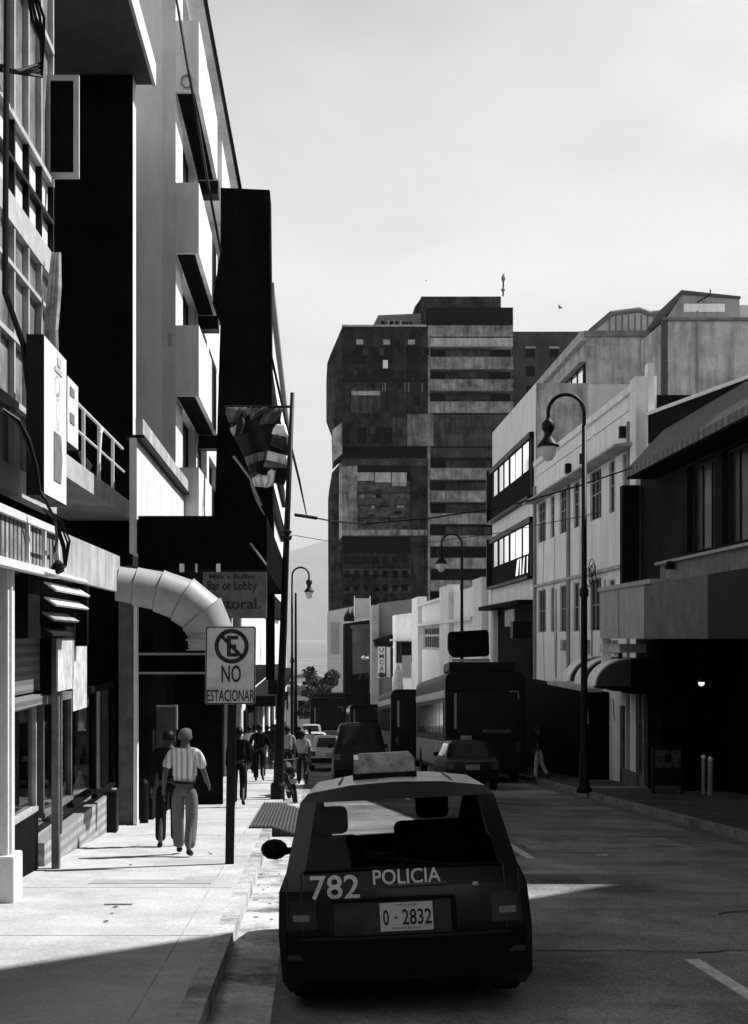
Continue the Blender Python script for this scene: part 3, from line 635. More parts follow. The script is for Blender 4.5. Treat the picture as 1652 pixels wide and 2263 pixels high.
# ---- near right: dark building with sloping eave
b = thing('eaved_building', 'dark right-hand building with a broad sloping eave and long box fascia', 'building', (10, 30, G(30)))
f = mapR(XR)
mb = MB(); mb.box(XR + .3, 16.5, 20.1, 40.2, 1.98, 6.6); mb.build('wall', soot, b)
mb = MB(); hs = [(20.8 + 3.0 * i, 23.2 + 3.0 * i, 4.15, 6.3) for i in range(5)]
wall(mb, f, 20.1, 40.2, 1.98, 6.6, hs, .28); mb.build('street_wall', mat('dark_wall', .010, var=.5, scale=.7, spec=.04), b)
for h in hs: window(b, f, h, .2, 3, 1, mat('dark_frame', .02), mat('shop_reflection', .015, rough=.3, var=.95, scale=1.6, spec=.12), fw=.04)
MB().box(9.15, XR, 20.1, 36.9, 3.42, 3.93).build('ledge', mat('ledge_grey', .2, var=.25, scale=1.4, streak=.3), b)
MB().box(9.02, 9.2, 20.1, 37.0, 3.93, 4.0).build('sill', mat('sill_grey', .35, var=.2), b)
mb = MB(); rid = [(8.45, 40.3), (7.55, 27.0)]
sec = lambda y, t: [(8.6, y, 6.42), (8.6, y, 6.62), (XR + .23, y, 7.72 - t * .0), (XR + .23, y, 7.5)]
mb.add(sec(38.5, 0) + sec(20.1, 1), [(0, 1, 2, 3), (4, 5, 6, 7), (0, 4, 5, 1), (1, 5, 6, 2), (2, 6, 7, 3), (3, 7, 4, 0)]); mb.build('eave', stripes('eave_metal', .15, .09, 1, 2.2, var=.3), b)
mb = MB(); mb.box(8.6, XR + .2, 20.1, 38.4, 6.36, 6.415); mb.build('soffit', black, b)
mb = MB(); mb.ext([(9.62, 40.2, 7.6), (9.62, 20.1, 6.6), (9.62, 20.1, 6.95), (9.62, 40.2, 8.4)], (.4, 0, 0)); mb.build('parapet', black, b)
mb = MB(); mb.ext([(9.58, 40.3, 8.4), (9.58, 20.1, 6.95), (9.58, 20.1, 7.02), (9.58, 40.3, 8.5)], (.5, 0, 0)); mb.build('coping', whitep, b)
mb = MB(); mb.box(10.6, 16.5, 20.1, 33, 7.6, 9.1); mb.build('roof_shade_block', soot, b)  # unseen block added to cast the far edge of the sunlit wedge
MB().box(8.9, 9.38, 40.21, 40.6, 3.0, 6.4).build('end_pier', soot, b)
MB().box(9.62, 9.8, 40.2, 40.6, 7.4, 9.9).build('end_post', grey, b)
# box fascia / canopy
e = thing('box_canopy', 'long projecting box fascia over the right pavement, its lit far end painted lighter', 'canopy', (8.5, 30, 2))
for (ya, yb_, m) in ((33.85, 39.0, mat('fascia_lit', .36, var=.12, scale=2, streak=.15)), (28.4, 33.84, mat('fascia_mid', .11, var=.3, scale=2)), (20.1, 28.39, mat('fascia_shaded', .006, var=.3))):  # light on the far end and shade nearer put into three greys
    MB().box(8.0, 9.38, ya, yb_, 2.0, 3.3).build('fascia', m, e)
MB().box(7.99, 8.0, 36.6, 36.63, 2.02, 3.28).build('joint', blackp, e)
MB().box(7.94, 9.1, 33.0, 39.06, 3.3, 3.41).build('cap', mat('sill_grey', .35), e)
MB().lathe((9.0, 35.3, 3.74), [(.12, 0), (.14, .1), (.1, .2), (.02, .22)], 10).build('wall_lamp', blackp, b)
tag(MB().box(8.05, 8.3, 38.98, 39.1, 1.2, 2.62).build('light_box', whitep), 'slim bright white box beside the far end of the right canopy fascia', 'light box')
MB().box(8.2, 8.9, 37.4, 40.0, 1.62, 1.85).build('bracket_beam', beamc, e); MB().box(8.3, 8.4, 38, 38.1, 1.0, 1.62).build('bracket', blackp, e)
# ground floor
e = thing('shopfront', 'dark right-hand shopfront with a tall pale door frame', 'shopfront', (9.4, 32, G(32)))
MB().box(9.28, 16, 37.2, 40.2, -3.5, 1.97).build('wall', black, e)
MB().box(10.9, 16, 20.1, 37.19, -3.5, 1.97).build('recessed_wall', black, e)
def FR(x, y, X=9.2): Y = YX(x, X); return (X, Y, PZ(y, Y))
fm = mat('door_frame_grey', .10, var=.3)
mb = MB()
for (xa, xb, yt, yb_) in ((1419, 1424, 1490, 1745), (1409, 1412, 1490, 1735), (1370, 1375, 1560, 1700)):
    Ya, Yb_ = YX(xb, 9.2), YX(xa, 9.2); mb.box(9.18, 9.28, Ya, Yb_, G(Ya) + .15, PZ(yt, Ya))
mb.box(9.18, 9.28, YX(1419, 9.2), YX(1372, 9.2), G(41.8) + .15, G(39) + .45); mb.build('door_frame', fm, e)
Yk = 35.6
k_ = thing('notice_stand', 'dark upright stand with two dull grey panels inside the right arcade', 'stand', (PX(1475, Yk), Yk, G(Yk) + .15))
MB().box(PX(1443, Yk), PX(1508, Yk), Yk, Yk + .25, G(Yk) + .14, PZ(1652, Yk)).build('cabinet', blackp, k_, bevel=.02)
for q_, (y0, y1) in enumerate(((1657, 1696), (1735, 1758))):
    MB().box(PX(1447, Yk), PX(1503, Yk), Yk - .02, Yk, PZ(y1, Yk), PZ(y0, Yk)).build('panel', mat('notice_grey', .06, var=.7, scale=6, speck=.3), k_, bevel=.015)
MB().box(PX(1468, Yk), PX(1482, Yk), Yk - .03, Yk - .02, PZ(1684, Yk), PZ(1666, Yk)).build('dial', blackp, k_)
e = thing('wall_lantern', 'small lit lamp under the right canopy', 'lamp', (8.9, 34, 1))
MB().lathe(P(1549, 1516, 33), [(.02, 0), (.07, .04), (.07, .1), (.03, .13)], 10).build('bulb', mat('lamp_lit', .8, emit=.9), e)
MB().lathe(P(1549, 1510, 33), [(.1, .03), (.06, .12), (.01, .15)], 10).build('shade', blackp, e); MB().tube([P(1549, 1508, 33), (P(1549, 1508, 33).x, 33, 2)], .01, 5).build('rod', blackp, e)
# pale rolls leaning at the shop door
for k, (x, yt) in enumerate(((1554, 1676), (1569, 1680))):
    Y = 35.2 - .2 * k; p0 = P(x - 1, 1757, Y); p1 = P(x, yt, Y)
    e = thing('post', ['thinner of the two pale posts in the right shopfront', 'thicker of the two pale posts in the right shopfront'][k], 'post', p0, 'pale posts in the right shopfront')
    MB().tube([p0 - Vector((0, 0, .3)), p1], [.045 + .02 * k] * 2, 10).build('shaft', mat('post_grey', .24), e); MB().lathe(p1, [(.03, -.02), (.06, .02), (.06, .06), (.02, .1)], 10).build('knob', whitep, e)
for k, (x, ya, yb_) in enumerate(((1597, 1640, 1790), (1605, 1720, 1790))):
    pass
# street furniture on the right pavement: stall of dark goods under barrel awnings
bm_ = mat('awning_cloth', .88, rough=.7, var=.06, scale=4, streak=.2)
for k, (xc, Y) in enumerate(((1283, 42.3), (1312, 40.4), (1350, 38.5))):
    e = thing('barrel_awning', ['farthest of the three barrel awnings', 'middle one of the three barrel awnings', 'nearest of the three barrel awnings'][k] + ' over the right pavement', 'awning', (8.3, Y, 0), 'barrel awnings')
    mb = MB(); n = 10; pts = []
    for i in range(n + 1):
        a = R(90 + 90 * i / n)
        pts.append((8.6 + .95 * math.cos(a), .72 + .74 * math.sin(a)))
    vs = [(x, Y - .6, z) for x, z in pts] + [(x, Y + .6, z) for x, z in pts]
    mb.add(vs, [(i, i + 1, n + 2 + i, n + 1 + i) for i in range(n)]); mb.build('cloth', bm_, e, smooth=True, fix=False)
    mb = MB(); mb.ext([(8.6, Y - .59, .72)] + [(x, Y - .59, z) for x, z in pts], (0, .02, 0)); mb.build('end_cloth', mat('awning_lining', .06, var=.3), e)
    MB().box(8.6, 9.35, Y - .6, Y + .6, .5, 1.44).build('box', soot, e)
    MB().tube([(x, Y - .61, z) for x, z in pts], .03, 6).build('hoop', mat('hoop_grey', .5), e)
tag(MB().box(8.7, 9.2, 44.5, 52, .3, .42).build('awning_board', beamc), 'pale flat awning board beyond the barrel awnings', 'awning')
mb = MB(); mb.box(8.75, 9.39, 44.4, 58.8, G(50) - 1, .3); tag(mb.build('shopfront', black), 'black ground-floor shopfront under the white building', 'shopfront')
for k, (x, ya, yb_) in enumerate(((1480 / 1., 0, 0),)): pass
for kr, (xa, ya, yb_) in enumerate(((1296, 1558, 1600), (1354, 1544, 1592), (1384, 1556, 1580))):
    Y = 41; tag(MB().tube([P(xa, ya, Y), P(xa + 3, yb_, Y)], .02, 6).build('display_rod', mat('rod_grey', .3)), ['slanting left', 'long middle', 'short right'][kr] + ' pale rod hanging in the dark shop entrance', 'rod', 'rods in the dark entrance')
mb = MB(); mb.sbox(7.55, 9.2, 38.6, 38.75, .15, .2); tag(mb.build('door_step', mat('step_grey', .35)), 'low pale step edge on the right pavement', 'step')

# ---- white building with tall sash windows
b = thing('sash_window_building', 'white two-storey building with tall dark sash windows', 'building', (9.4, 50, G(50)))
f = mapR(XR)
cols_ = [(1188.4, 1205.5), (1215.8, 1224.6), (1236, 1253), (1266.4, 1279.7), (1303, 1328), (1345, 1357.7), (1374.8, 1402)]
hs = []; low = []
for i, (xa, xb) in enumerate(cols_):
    a0, a1 = ZY(xb), ZY(xa); hs.append((a0, a1, 5.95 if i < 6 else 6.1, 7.6))
    if i < 5: low.append((a0, a1, 2.25, 4.0))
    else: low.append((a0, a1, 3.35, 3.85))
mb = MB(); wall(mb, f, 40.4, 59, -4.5, 9.2, hs + low, .12); mb.build('wall', grey, b)
mb = MB(); mb.box(XR + .5, 14, 40.3, 58.8, -4, 9.0); mb.build('core', soot, b)
for i, h in enumerate(hs + low):
    window(b, f, h, .10, 3 if h[1] - h[0] > 1.6 else 2, 1, mat('sash_frame', .42), voidg, fw=.035, bars=[.52, .78] if i < 7 else ([.5] if h[3] - h[2] > 1 else [.99]))
MB().box(XR - .12, XR + .5, 40.4, 59, 9.2, 9.42).build('coping', grey, b); MB().box(XR - .06, XR, 40.5, 59, 8.75, 8.85).build('moulding', grey, b)
MB().box(XR - .1, XR + .5, 40.35, 41.1, -4, 9.55).build('end_pier', grey, b)
mb = MB(); mb.ext([(XR, 40.8, 7.75), (XR - .62, 40.8, 7.66), (XR - .62, 40.8, 7.60), (XR, 40.8, 7.62)], (0, 17.9, 0)); mb.build('thin_eave', beamc, b)
MB().box(XR - .12, XR, 40.9, 59, 4.14, 4.24).build('ledge', beamc, b)
for y in (51.2, 48.3, 41.4, 58.9): MB().tube([(XR - .07, y, -2), (XR - .07, y, 8.4)], .07, 8).build('downpipe', midg, b)
for y in (50.9, 48.1, 41.9): MB().box(XR - .22, XR, y, y + .18, 8.0, 8.35).build('rainwater_head', blackp, b)
# scrawled hanging wire loops
mb = MB()
for k in range(6):
    cz = 5.7 - k * .28; cy = 41.9 + .18 * (k % 2) + .2
    mb.tube([(XR - .04, cy + .22 * math.cos(t * .63), cz + .17 * math.sin(t * .63)) for t in range(11)], .012, 5)
mb.tube([(XR - .04, 41.9, 5.9), (XR - .04, 42.6, 5.0), (XR - .04, 42.3, 4.3)], .012, 5)
tag(mb.build('wire_loops', mat('wire_grey', .12)), 'loops of thin wire scrawling down the white wall under its last window', 'wire')
mb = MB()
for k in range(7):
    cy, cz, r_ = random.uniform(45.6, 47.4), 4.1 + random.uniform(-.2, .25), random.uniform(.15, .38)
    mb.tube([(XR - .1 - .03 * k, cy + r_ * 1.6 * math.cos(t * .52 + k), cz + r_ * math.sin(t * .52 + k)) for t in range(12)], .014, 5)
tag(mb.build('cable_coils', blackp), 'coils of black cable bundled on the ledge of the white building', 'cables')
for k in range(4):
    y = 49 + k * 2.6; mb = MB().tube([(XR - .03, y, 5.9), (XR - .04, y + .3, 3), (XR - .03, y - .2, 0.2)], .01, 5); tag(mb.build('hanging_wire', mat('wire_mid', .25)), ['nearest', 'second', 'third', 'farthest'][k] + ' thin wire hanging down the front of the sash-window building', 'wire', 'wires on the white building')

for k, (y, z0, z1) in enumerate(((44.9, .5, 3.9), (47.0, .5, 3.9), (53.9, .5, 3.9))): MB().tube([(XR - .04, y, z0), (XR - .04, y, z1)], .025, 6).build('conduit', midg, b)
for k in range(3): MB().box(XR - .16, XR, 43.2 + 4.3 * k, 43.7 + 4.3 * k, 1.55, 1.95).build('meter_box', mat('meter_grey', .3, var=.2), b)
# ---- strip-window building
b = thing('strip_window_building', 'white block with two bands of bright glass in black frames', 'building', (9.4, 66, G(66)))
mb = MB(); hs = [(59.8, 73, 8.05, 10.7), (59.8, 73, 4.65, 7.1), (59.6, 73, -4, 3.6)]
wall(mb, f, 59.02, 73.3, -5, 12.75, hs, .3); mb.box(XR + .32, 14, 59.02, 73.3, -5, 12.7); mb.build('wall', grey, b)
MB().box(XR + .02, 11.6, 59.0, 59.02, 3, 12.74).build('side_wall', dirty, b)
pnx = [(143, 160), (170, 187), (203, 220), (232, 252), (268, 292), (300, 328), (342, 370)]
for (zb, zt, za, zc) in ((7.95, 10.78, 9.25, 10.5), (4.55, 7.18, 5.65, 6.88)):
    mb = MB(); fbox(mb, f, 59.5, 73.5, zt - .25, zt, -.2, .25); fbox(mb, f, 59.5, 73.5, zb, zb + .12, -.3, .25); fbox(mb, f, 59.5, 59.7, zb, zt, -.115, .25); fbox(mb, f, 73.3, 73.5, zb, zt, -.3, .25)
    bd = mb.build('window_band', blackp, b)
    ed = [(ZY(1032.5 + c / 2.6295), ZY(1032.5 + a / 2.6295)) for a, c in pnx]; ed.sort()
    mb = MB(); fbox(mb, f, 59.7, 73.3, zb + .12, za, -.1, .2); prev = 59.7
    for a, c in ed: fbox(mb, f, prev, a, za, zt - .25, -.1, .2); prev = c
    fbox(mb, f, prev, 73.3, za, zt - .25, -.1, .2); fbox(mb, f, 59.7, 73.3, zc + .0, zt - .25, -.12, .2)
    mb.build('mullions', black, bd)
    for a, c in ed:
        q = MB(); q.poly([f(a - .1, za, -.125), f(c + .1, za, -.125), f(c + .1, zc, -.125), f(a - .1, zc, -.125)]); q.build('pane', mirror, bd)
for a, c, s_ in ((60.6, 60.9, .1), (61.7, 62.1, .3), (62.5, 62.9, .1), (63.5, 64.2, .5)):
    MB().poly([f(a, 4.85, -.105), f(c, 4.85, -.105), f(c - s_, 5.55, -.105), f(a - s_, 5.6, -.105)]).build('reflection_bit', mirror, b)  # scraps of reflection cut to shape as small mirror pieces
MB().box(XR + .26, XR + .31, 59.62, 73.28, -5, 3.58).build('ground_floor', black, b)
MB().box(XR - .7, XR, 59.5, 73.6, 3.45, 3.65).build('awning', black, b)
MB().box(XR - .05, XR + .3, 60, 70.3, -5, 1.6).build('shutter', black, b)
MB().box(XR + .2, XR + .25, 66.8, 70, 2.6, 3.4).build('bright_window', mat('bright_glass', .5, var=.5, scale=3), b)
MB().box(8.6, XR, 60.2, 61.0, 2.0, 2.75).build('hanging_box', blackp, b)

# ---- taller block behind, with clerestory
b = thing('concrete_block', 'stained concrete blind-walled block rising behind the white buildings', 'building', (14, 60, G(60)))
MB().box(11.6, 30, 59.3, 78, 3, 14.75).build('wall', dirty, b)
MB().box(11.5, 30, 59.2, 59.5, 14.75, 15.0).build('coping', mat('coping_grey', .2, var=.3), b)
mb = MB(); mb.box(11.35, 11.6, 59.3, 78, 14.6, 15.0); mb.box(11.3, 11.6, 59.3, 78, 13.7, 13.9); mb.build('eave', beamc, b)
MB().box(11.57, 11.6, 59.5, 77, 12.75, 13.7).build('clerestory_band', soot, b)
for y in (59.9, 61.3, 62.7): MB().box(11.54, 11.57, y, y + 1.0, 12.8, 13.6).build('window', mirror, b)
e = thing('roof_lantern', 'glazed rooftop lantern with thin mullions on the concrete block', 'roof lantern', (15, 62, 15))
Yq = 62.
mb = MB(); mb.ext([P(1303, 733, Yq), P(1350, 694, Yq), P(1412, 687, Yq), P(1436, 695, Yq), P(1466, 691, Yq), P(1466, 733, Yq)], (0, 5, 0)); mb.build('glazing', mat('lantern_glass', .35, rough=.3, var=.3, scale=.8), e)
mb = MB()
for k in range(9):
    x = PX(1345 + 14 * k, Yq - .02); mb.box(x, x + .05, Yq - .04, Yq, PZ(733, Yq), PZ(697, Yq))
mb.tube([P(1303, 733, Yq - .05), P(1350, 693, Yq - .05), P(1412, 685, Yq - .05), P(1436, 694, Yq - .05), P(1466, 690, Yq - .05)], .12, 6); mb.build('frame', mat('lantern_frame', .12), e)
b = thing('near_concrete_block', 'large stained concrete wall with a rooftop penthouse at the right edge', 'building', (18, 55, G(55)))
Yw = 55.
MB().box(PX(1470, Yw), 34, Yw, 59.1, 3, PZ(706, Yw)).build('wall', dirty, b)
MB().box(PX(1464, Yw), 34, Yw - .15, Yw + .1, PZ(709, Yw), PZ(703, Yw)).build('coping', mat('coping_grey', .2), b)
MB().box(PX(1538, Yw), PX(1542, Yw), Yw - .08, Yw, 8, PZ(960 - 300, Yw) - .5).build('downpipe', midg, b)
MB().box(PX(1462, Yw), PX(1474, Yw), Yw - .05, Yw + .2, 3, PZ(706, Yw)).build('corner_pipe', mat('pipe_dark', .08), b)
e = thing('penthouse', 'small grey rooftop penthouse above the concrete wall at upper right', 'penthouse', (17, 57, 15))
Yh = 57.
mb = MB(); mb.ext([P(1466, 712, Yh), P(1508, 648, Yh), P(1633, 660, Yh), P(1633, 712, Yh)], (0, 3, 0)); mb.build('wall', midg, e)
mb = MB(); mb.ext([P(1462, 700, Yh - .1), P(1505, 641, Yh - .1), P(1636, 655, Yh - .1), P(1636, 660, Yh - .1), P(1507, 650, Yh - .1), P(1466, 706, Yh - .1)], (0, 3.3, 0)); mb.build('roof', mat('roof_dark', .07), e)
MB().box(PX(1510, Yh), PX(1600, Yh), Yh - .05, Yh, PZ(690, Yh), PZ(672, Yh)).build('light_band', grey, e)
tag(MB().tube([P(1540, 668, 56), P(1568, 652, 56), P(1569, 640, 56)], .03, 5).build('roof_mast', blackp), 'thin mast on the penthouse roof', 'mast')
tag(MB().box(PX(1636, 56), 30, 57.2, 60, 13, PZ(672, 57)).build('roof_box', mat('roofbox_grey', .45, var=.1)), 'plain pale rooftop box at the right edge of the picture', 'roof structure')

# ---- low-rise row beyond
def ZP(x, y): return 688.3 + 0, 0
def Q(zx, zy): return 722.8 + zx / 3.9485, 1290.7 + zy / 3.9485
def fr_box(mb, xa, xb, ya, yb_, Y, d=6., m=0): mb.box(PX(xa, Y), PX(xb, Y), Y, Y + d, PZ(yb_, Y), PZ(ya, Y), m)
b = thing('pilastered_building', 'pale low building with tall stepped pilasters beyond the strip windows', 'building', (9.4, 85, G(85)))
f = mapR(XR)
y_at = lambda zx: ZY(722.8 + zx / 3.9485)
mb = MB(); hs = [(y_at(1370), y_at(1125), -.1, 2.25)]
hs = [(100, 119.8, 1.1, 3.02)]
wall(mb, f, 73.6, 127.7, -8.5, 5.05, hs, .3); mb.box(XR + .35, 14, 73.6, 127.7, -8, 5.0); mb.build('wall', grey, b)
w_ = window(b, f, hs[0], .25, 9, 1, mat('sash_frame', .42), voidg, fw=.2, bars=[.6])
for (xa, xb, zt) in ((120.3, 127.7, 5.6), (93.3, 100, 5.6), (75, 79.4, 5.3)): MB().box(XR - .35, XR + .4, xa, xb, -8, zt).build('pilaster', white, b)
MB().box(XR - .45, XR, 79.5, 120.2, 3.04, 3.25).build('ledge', white, b)
MB().box(XR - .3, XR, 100.1, 120.2, 4.75, 4.95).build('moulding', white, b)
b = thing('grey_gabled_building', 'dark grey rendered building beside the pale low row', 'building', (8, 140, G(140)))
mb = MB(); mb.ext([P(837, 1333, 142), P(920, 1322, 142), P(920, 1700, 142), P(837, 1700, 142)], (0, 12, 0)); mb.build('wall', mat('render_dark', .14, var=.2, scale=.3), b)
mb = MB(); fr_box(mb, 822, 836.8, 1337, 1700, 141.5); mb.build('corner', mat('render_mid', .25, var=.2, scale=.3), b)
MB().ext([P(825, 1414, 140), P(872, 1400, 140), P(872, 1428, 140), P(830, 1430, 140)], (0, 2, 0)).build('awning', soot, b)
b = thing('pale_shop', 'small pale shop with a thin flat canopy in the low row', 'building', (8, 136, G(136)))
mb = MB(); mb.ext([P(873, 1359, 136), P(918, 1353, 136), P(930, 1353, 136), P(930, 1700, 136), P(873, 1700, 136)], (0, 5, 0)); mb.build('wall', grey, b)
mb = MB(); fr_box(mb, 864.5, 918, 1412.5, 1416, 133, 3); mb.build('canopy', whitef, b)
mb = MB()
for xa, xb in ((875.6, 880), (881.5, 885), (886.5, 917)): fr_box(mb, xa, xb, 1418, 1465, 135.8, .3)
fr_box(mb, 923, 928, 1418, 1493, 135.8, .3)
mb.build('opening', soot, b)
mb = MB(); fr_box(mb, 888, 908.5, 1448, 1497, 135.6, .2); mb.build('grey_panel', mat('render_mid', .25), b)
b = thing('ribbed_building', 'pale building with thin vertical ribs left of the dark tall panel', 'building', (4, 175, G(175)))
mb = MB(); mb.ext([P(725, 1351, 175), P(790, 1338, 175), P(790, 1720, 175), P(725, 1720, 175)], (0, 12, 0)); mb.build('wall', white if 0 else mat('ribbed_wall', .5, var=.08), b)
mb = MB()
for x in (732, 739.5, 747): fr_box(mb, x, x + 2.6, 1375, 1445, 174.8, .3)
mb.build('rib', mat('rib_grey', .3), b)
b = thing('rooftop_sign', 'pale square rooftop sign board held between two thin posts', 'billboard', (5, 160, -2))
mb = MB(); fr_box(mb, 783, 817.5, 1322, 1370, 160, .4); mb.build('board', mat('billboard_grey', .42, var=.15, scale=.3), b)
for x in (782, 816.5): mb = MB(); fr_box(mb, x, x + 2, 1317, 1375, 159.8, .3); mb.build('post', whitep, b)
b = thing('tall_panel_building', 'narrow dark building front framed in black, with roof ornament', 'building', (4, 150, G(150)))
mb = MB(); mb.ext([P(761, 1378, 150), P(823, 1369, 150), P(824, 1720, 150), P(761, 1720, 150)], (0, 8, 0)); mb.build('frame', soot, b)
mb = MB(); mb.ext([P(772, 1382, 149.9), P(814, 1378, 149.9), P(816, 1486, 149.9), P(779, 1490, 149.9), P(778, 1392, 149.9)], (0, .1, 0)); mb.build('panel', mat('panel_dark', .09, var=.4, scale=.4), b)
mb = MB(); mb.ext([P(764, 1372, 149.7), P(790, 1368, 149.7), P(823, 1366, 149.7), P(823, 1369, 149.7), P(768, 1376, 149.7)], (0, .4, 0)); mb.build('coping', whitef, b)
mb = MB()
for k in range(6):
    x = 763 + 3.2 * k; mb.lathe(P(x, 1373, 149), [(.16, 0), (.2, .4), (.08, .6 + .15 * (k % 3)), (.02, 1.0 + .25 * (k % 3))], 6)
mb.build('roof_ornament', soot, b)
mb = MB(); mb.lathe(P(798, 1503, 149), [(.3, 0), (.34, .3), (.2, .6), (.05, .7)], 10); mb.lathe(P(812, 1501, 149), [(.3, 0), (.34, .3), (.2, .6), (.05, .7)], 10)
tag(mb.build('satellite_unit', blackp), 'two round dark units at the foot of the dark panel front', 'roof units')
e = thing('flying_bird', 'pale bird flying in front of the dark tall panel', 'bird', P(807, 1456, 100))
def bird(o, s, par, m, wing=.35):
    mb = MB(); o = Vector(o)
    mb.tube([o + Vector((-.16 * s, 0, -.02 * s)), o + Vector((-.08 * s, 0, 0)), o + Vector((.06 * s, 0, .01 * s)), o + Vector((.15 * s, 0, .04 * s)), o + Vector((.2 * s, 0, .03 * s))], [.015 * s, .05 * s, .055 * s, .03 * s, .008 * s], 8)
    for sg in (-1, 1):
        w0 = [Vector((-.05, 0, .02)), Vector((.08, 0, .03)), Vector((.04 + .12 * sg, sg * .2, .12 + wing * .2)), Vector((-.02 + .2 * sg, sg * .42, wing * .12)), Vector((-.12 + .1 * sg, sg * .2, .09 + wing * .1))]
        mb.ext([o + v * s for v in w0], (0, 0, .01 * s))
    mb.build('body', m, par, smooth=False)
bird(P(807, 1456, 100), 1.3, e, mat('feather_pale', .6))
e = thing('flying_bird', 'small dark bird gliding in the sky right of the tower', 'bird', P(1237, 681, 60)); bird(P(1237, 681, 60), .55, e, mat('feather_dark', .05))
e = thing('flying_bird', 'tiny dark bird high in the sky above the tower', 'bird', P(941, 621, 90)); bird(P(941, 621, 90), .3, e, mat('feather_dark', .05))
# vertical lettered sign
e = thing('vertical_lettered_sign', 'pale vertical sign with the stacked letters U M C A', 'sign', P(843, 1500, 128))
mb = MB(); fr_box(mb, 835, 850.5, 1429, 1498, 128, .3); mb.build('board', mat('sign_face', .7), e)
for k, ch in enumerate('UMCA'): tl(ch, 838, 847.5, 1431.5 + 13.6 * k, 1441 + 13.6 * k, 127.98, e)
MB().lathe(P(843, 1495, 127.8), [(.05, -.1), (.28, 0), (.34, .15), (.3, .3), (.1, .38)], 12).build('ball', ink, e)
mb = MB(); fr_box(mb, 851, 853, 1432, 1495, 128, .3); fr_box(mb, 862.5, 868, 1432, 1495, 128, .3); mb.build('bar', ink, e)
mb = MB(); fr_box(mb, 853.5, 862, 1430, 1496, 128, .2); mb.build('strip', mat('sign_face', .7), e)
tag(MB().lathe(P(879, 1525, 126), [(.5, 0), (.42, 1.0), (.3, 1.7), (.15, 2.1), (.02, 2.4)], 10).build('stone_urn', mat('urn_grey', .4, var=.2)), 'pale tapering stone urn shape beside the small shop', 'monument')

# ================================================================== TOWER
def T(zx, zy): return 602.4 + zx / 3.2, 585 + zy / 3.2
tw = thing('office_tower', 'dark stained concrete office tower with banded balconies at the end of the street', 'tower', (12, 205, G(205)))
Yt = 205.
tmd = mat('tower_dark', .022, var=.95, scale=.5, streak=.8, spec=.03, speck=.5); tmm = mat('tower_band', .25, var=.5, scale=.6, streak=.6, spec=.05, stain=.4, speck=.15)
tml = mat('tower_pale', .38, var=.35, scale=.6, streak=.4, spec=.05, stain=.3, speck=.12); tmb = mat('tower_void', .004, var=.3, spec=.02); tmk = mat('tower_panel', .05, var=.7, scale=.4, streak=.65, spec=.05, stain=.4, speck=.2)
def tb(name, m, zx0, zx1, zy0, zy1, dy=0., d=10., par=tw):
    a, c = T(zx0, zy0); b2, e2 = T(zx1, zy1); return MB().box(PX(a, Yt), PX(b2, Yt), Yt + dy, Yt + dy + d, PZ(e2, Yt), PZ(c, Yt)).build(name, m, par)
def tp(name, m, pts, dy=0., d=10.): return MB().ext([P(*T(*p), Yt) + Vector((0, dy, 0)) for p in pts], (0, d, 0)).build(name, m, tw)
# left block
tp('side_wing', tmk, [(492, 430), (410, 620), (385, 690), (385, 1000), (440, 1150), (492, 1150)], 1, 14)
tp('side_bay', tml, [(492, 1110), (422, 1165), (428, 1388), (492, 1330)], .5, 10)
tp('lower_wing', tmk, [(492, 1380), (420, 1460), (398, 1590), (402, 2700), (492, 2700)], 1.5, 14)
tb('front_block', tmd, 490, 1096, 428, 1283, 0, 16); tb('coping', tml, 488, 1085, 428, 440, -.3, .4)
tb('light_patch', tmk, 553, 760, 870, 1050, -.15, .3); tb('light_patch', tml, 556, 758, 895, 925, -.2, .2); tb('light_patch', mat('tower_patch', .14, var=.5, scale=.5, streak=.6, speck=.3), 950, 1135, 1060, 1285, -.35, .3); tb('light_patch', tmk, 845, 948, 1080, 1275, -.15, .3)
tb('dark_joint', tmb, 490, 1098, 812, 826, -.2, .3)
for x in (585, 765, 950):
    for (y0, y1) in ((575, 700), (735, 800)): tb('window', tmb, x, x + 80, y0, y1, -.12, .2)
for x in (600, 700, 780): tb('window', tmb, x, x + 65, 1150, 1265, -.12, .2)
for x in (590, 780, 955): tb('air_unit', tml, x, x + 48, 535, 568, -.45, .4)
tb('white_window', whitep, 778, 812, 678, 735, -.3, .2)
for i, x in enumerate((770, 790, 930, 955, 1050)): tb('fin', tmm, x, x + 10, 840, 900, -.3, .3)
tb('recess', tmb, 492, 1098, 1283, 1380, 2, 14); tb('lower_frame', tmk, 490, 1098, 1372, 1420, 0, 14); tb('left_pier', tmm, 470, 598, 1400, 1910, .2, 14); tb('right_pier', tmd, 975, 1098, 1420, 2700, .2, 14)
tb('opening', tmb, 598, 975, 1420, 1465, .5, 10); tb('pale_blinds', tml, 595, 715, 1462, 1525, .6, 8); tb('pale_blinds', tml, 722, 838, 1462, 1535, .6, 8); tb('pale_blinds', tml, 845, 948, 1462, 1562, .6, 8)
tb('curtain_wall', mat('tower_clutter', .05, var=.95, scale=1.1, rough=.6), 598, 975, 1526, 1880, 1, 10); tb('sill_beam', tmm, 492, 1090, 1875, 1915, -.2, 12)
tb('void', tmb, 492, 1098, 1915, 2040, 1.5, 12); tb('lower_block', tmd, 492, 1098, 2040, 3300, 0.3, 14)
for r_ in range(8):
    tb('spandrel', tmk, 500, 975, 2150 + r_ * 130, 2190 + r_ * 130, 0, .5)
tp('thin_edge', tml, [(468, 1480), (490, 1420), (490, 1920), (468, 1950)], -.1, .3)
random.seed(5)
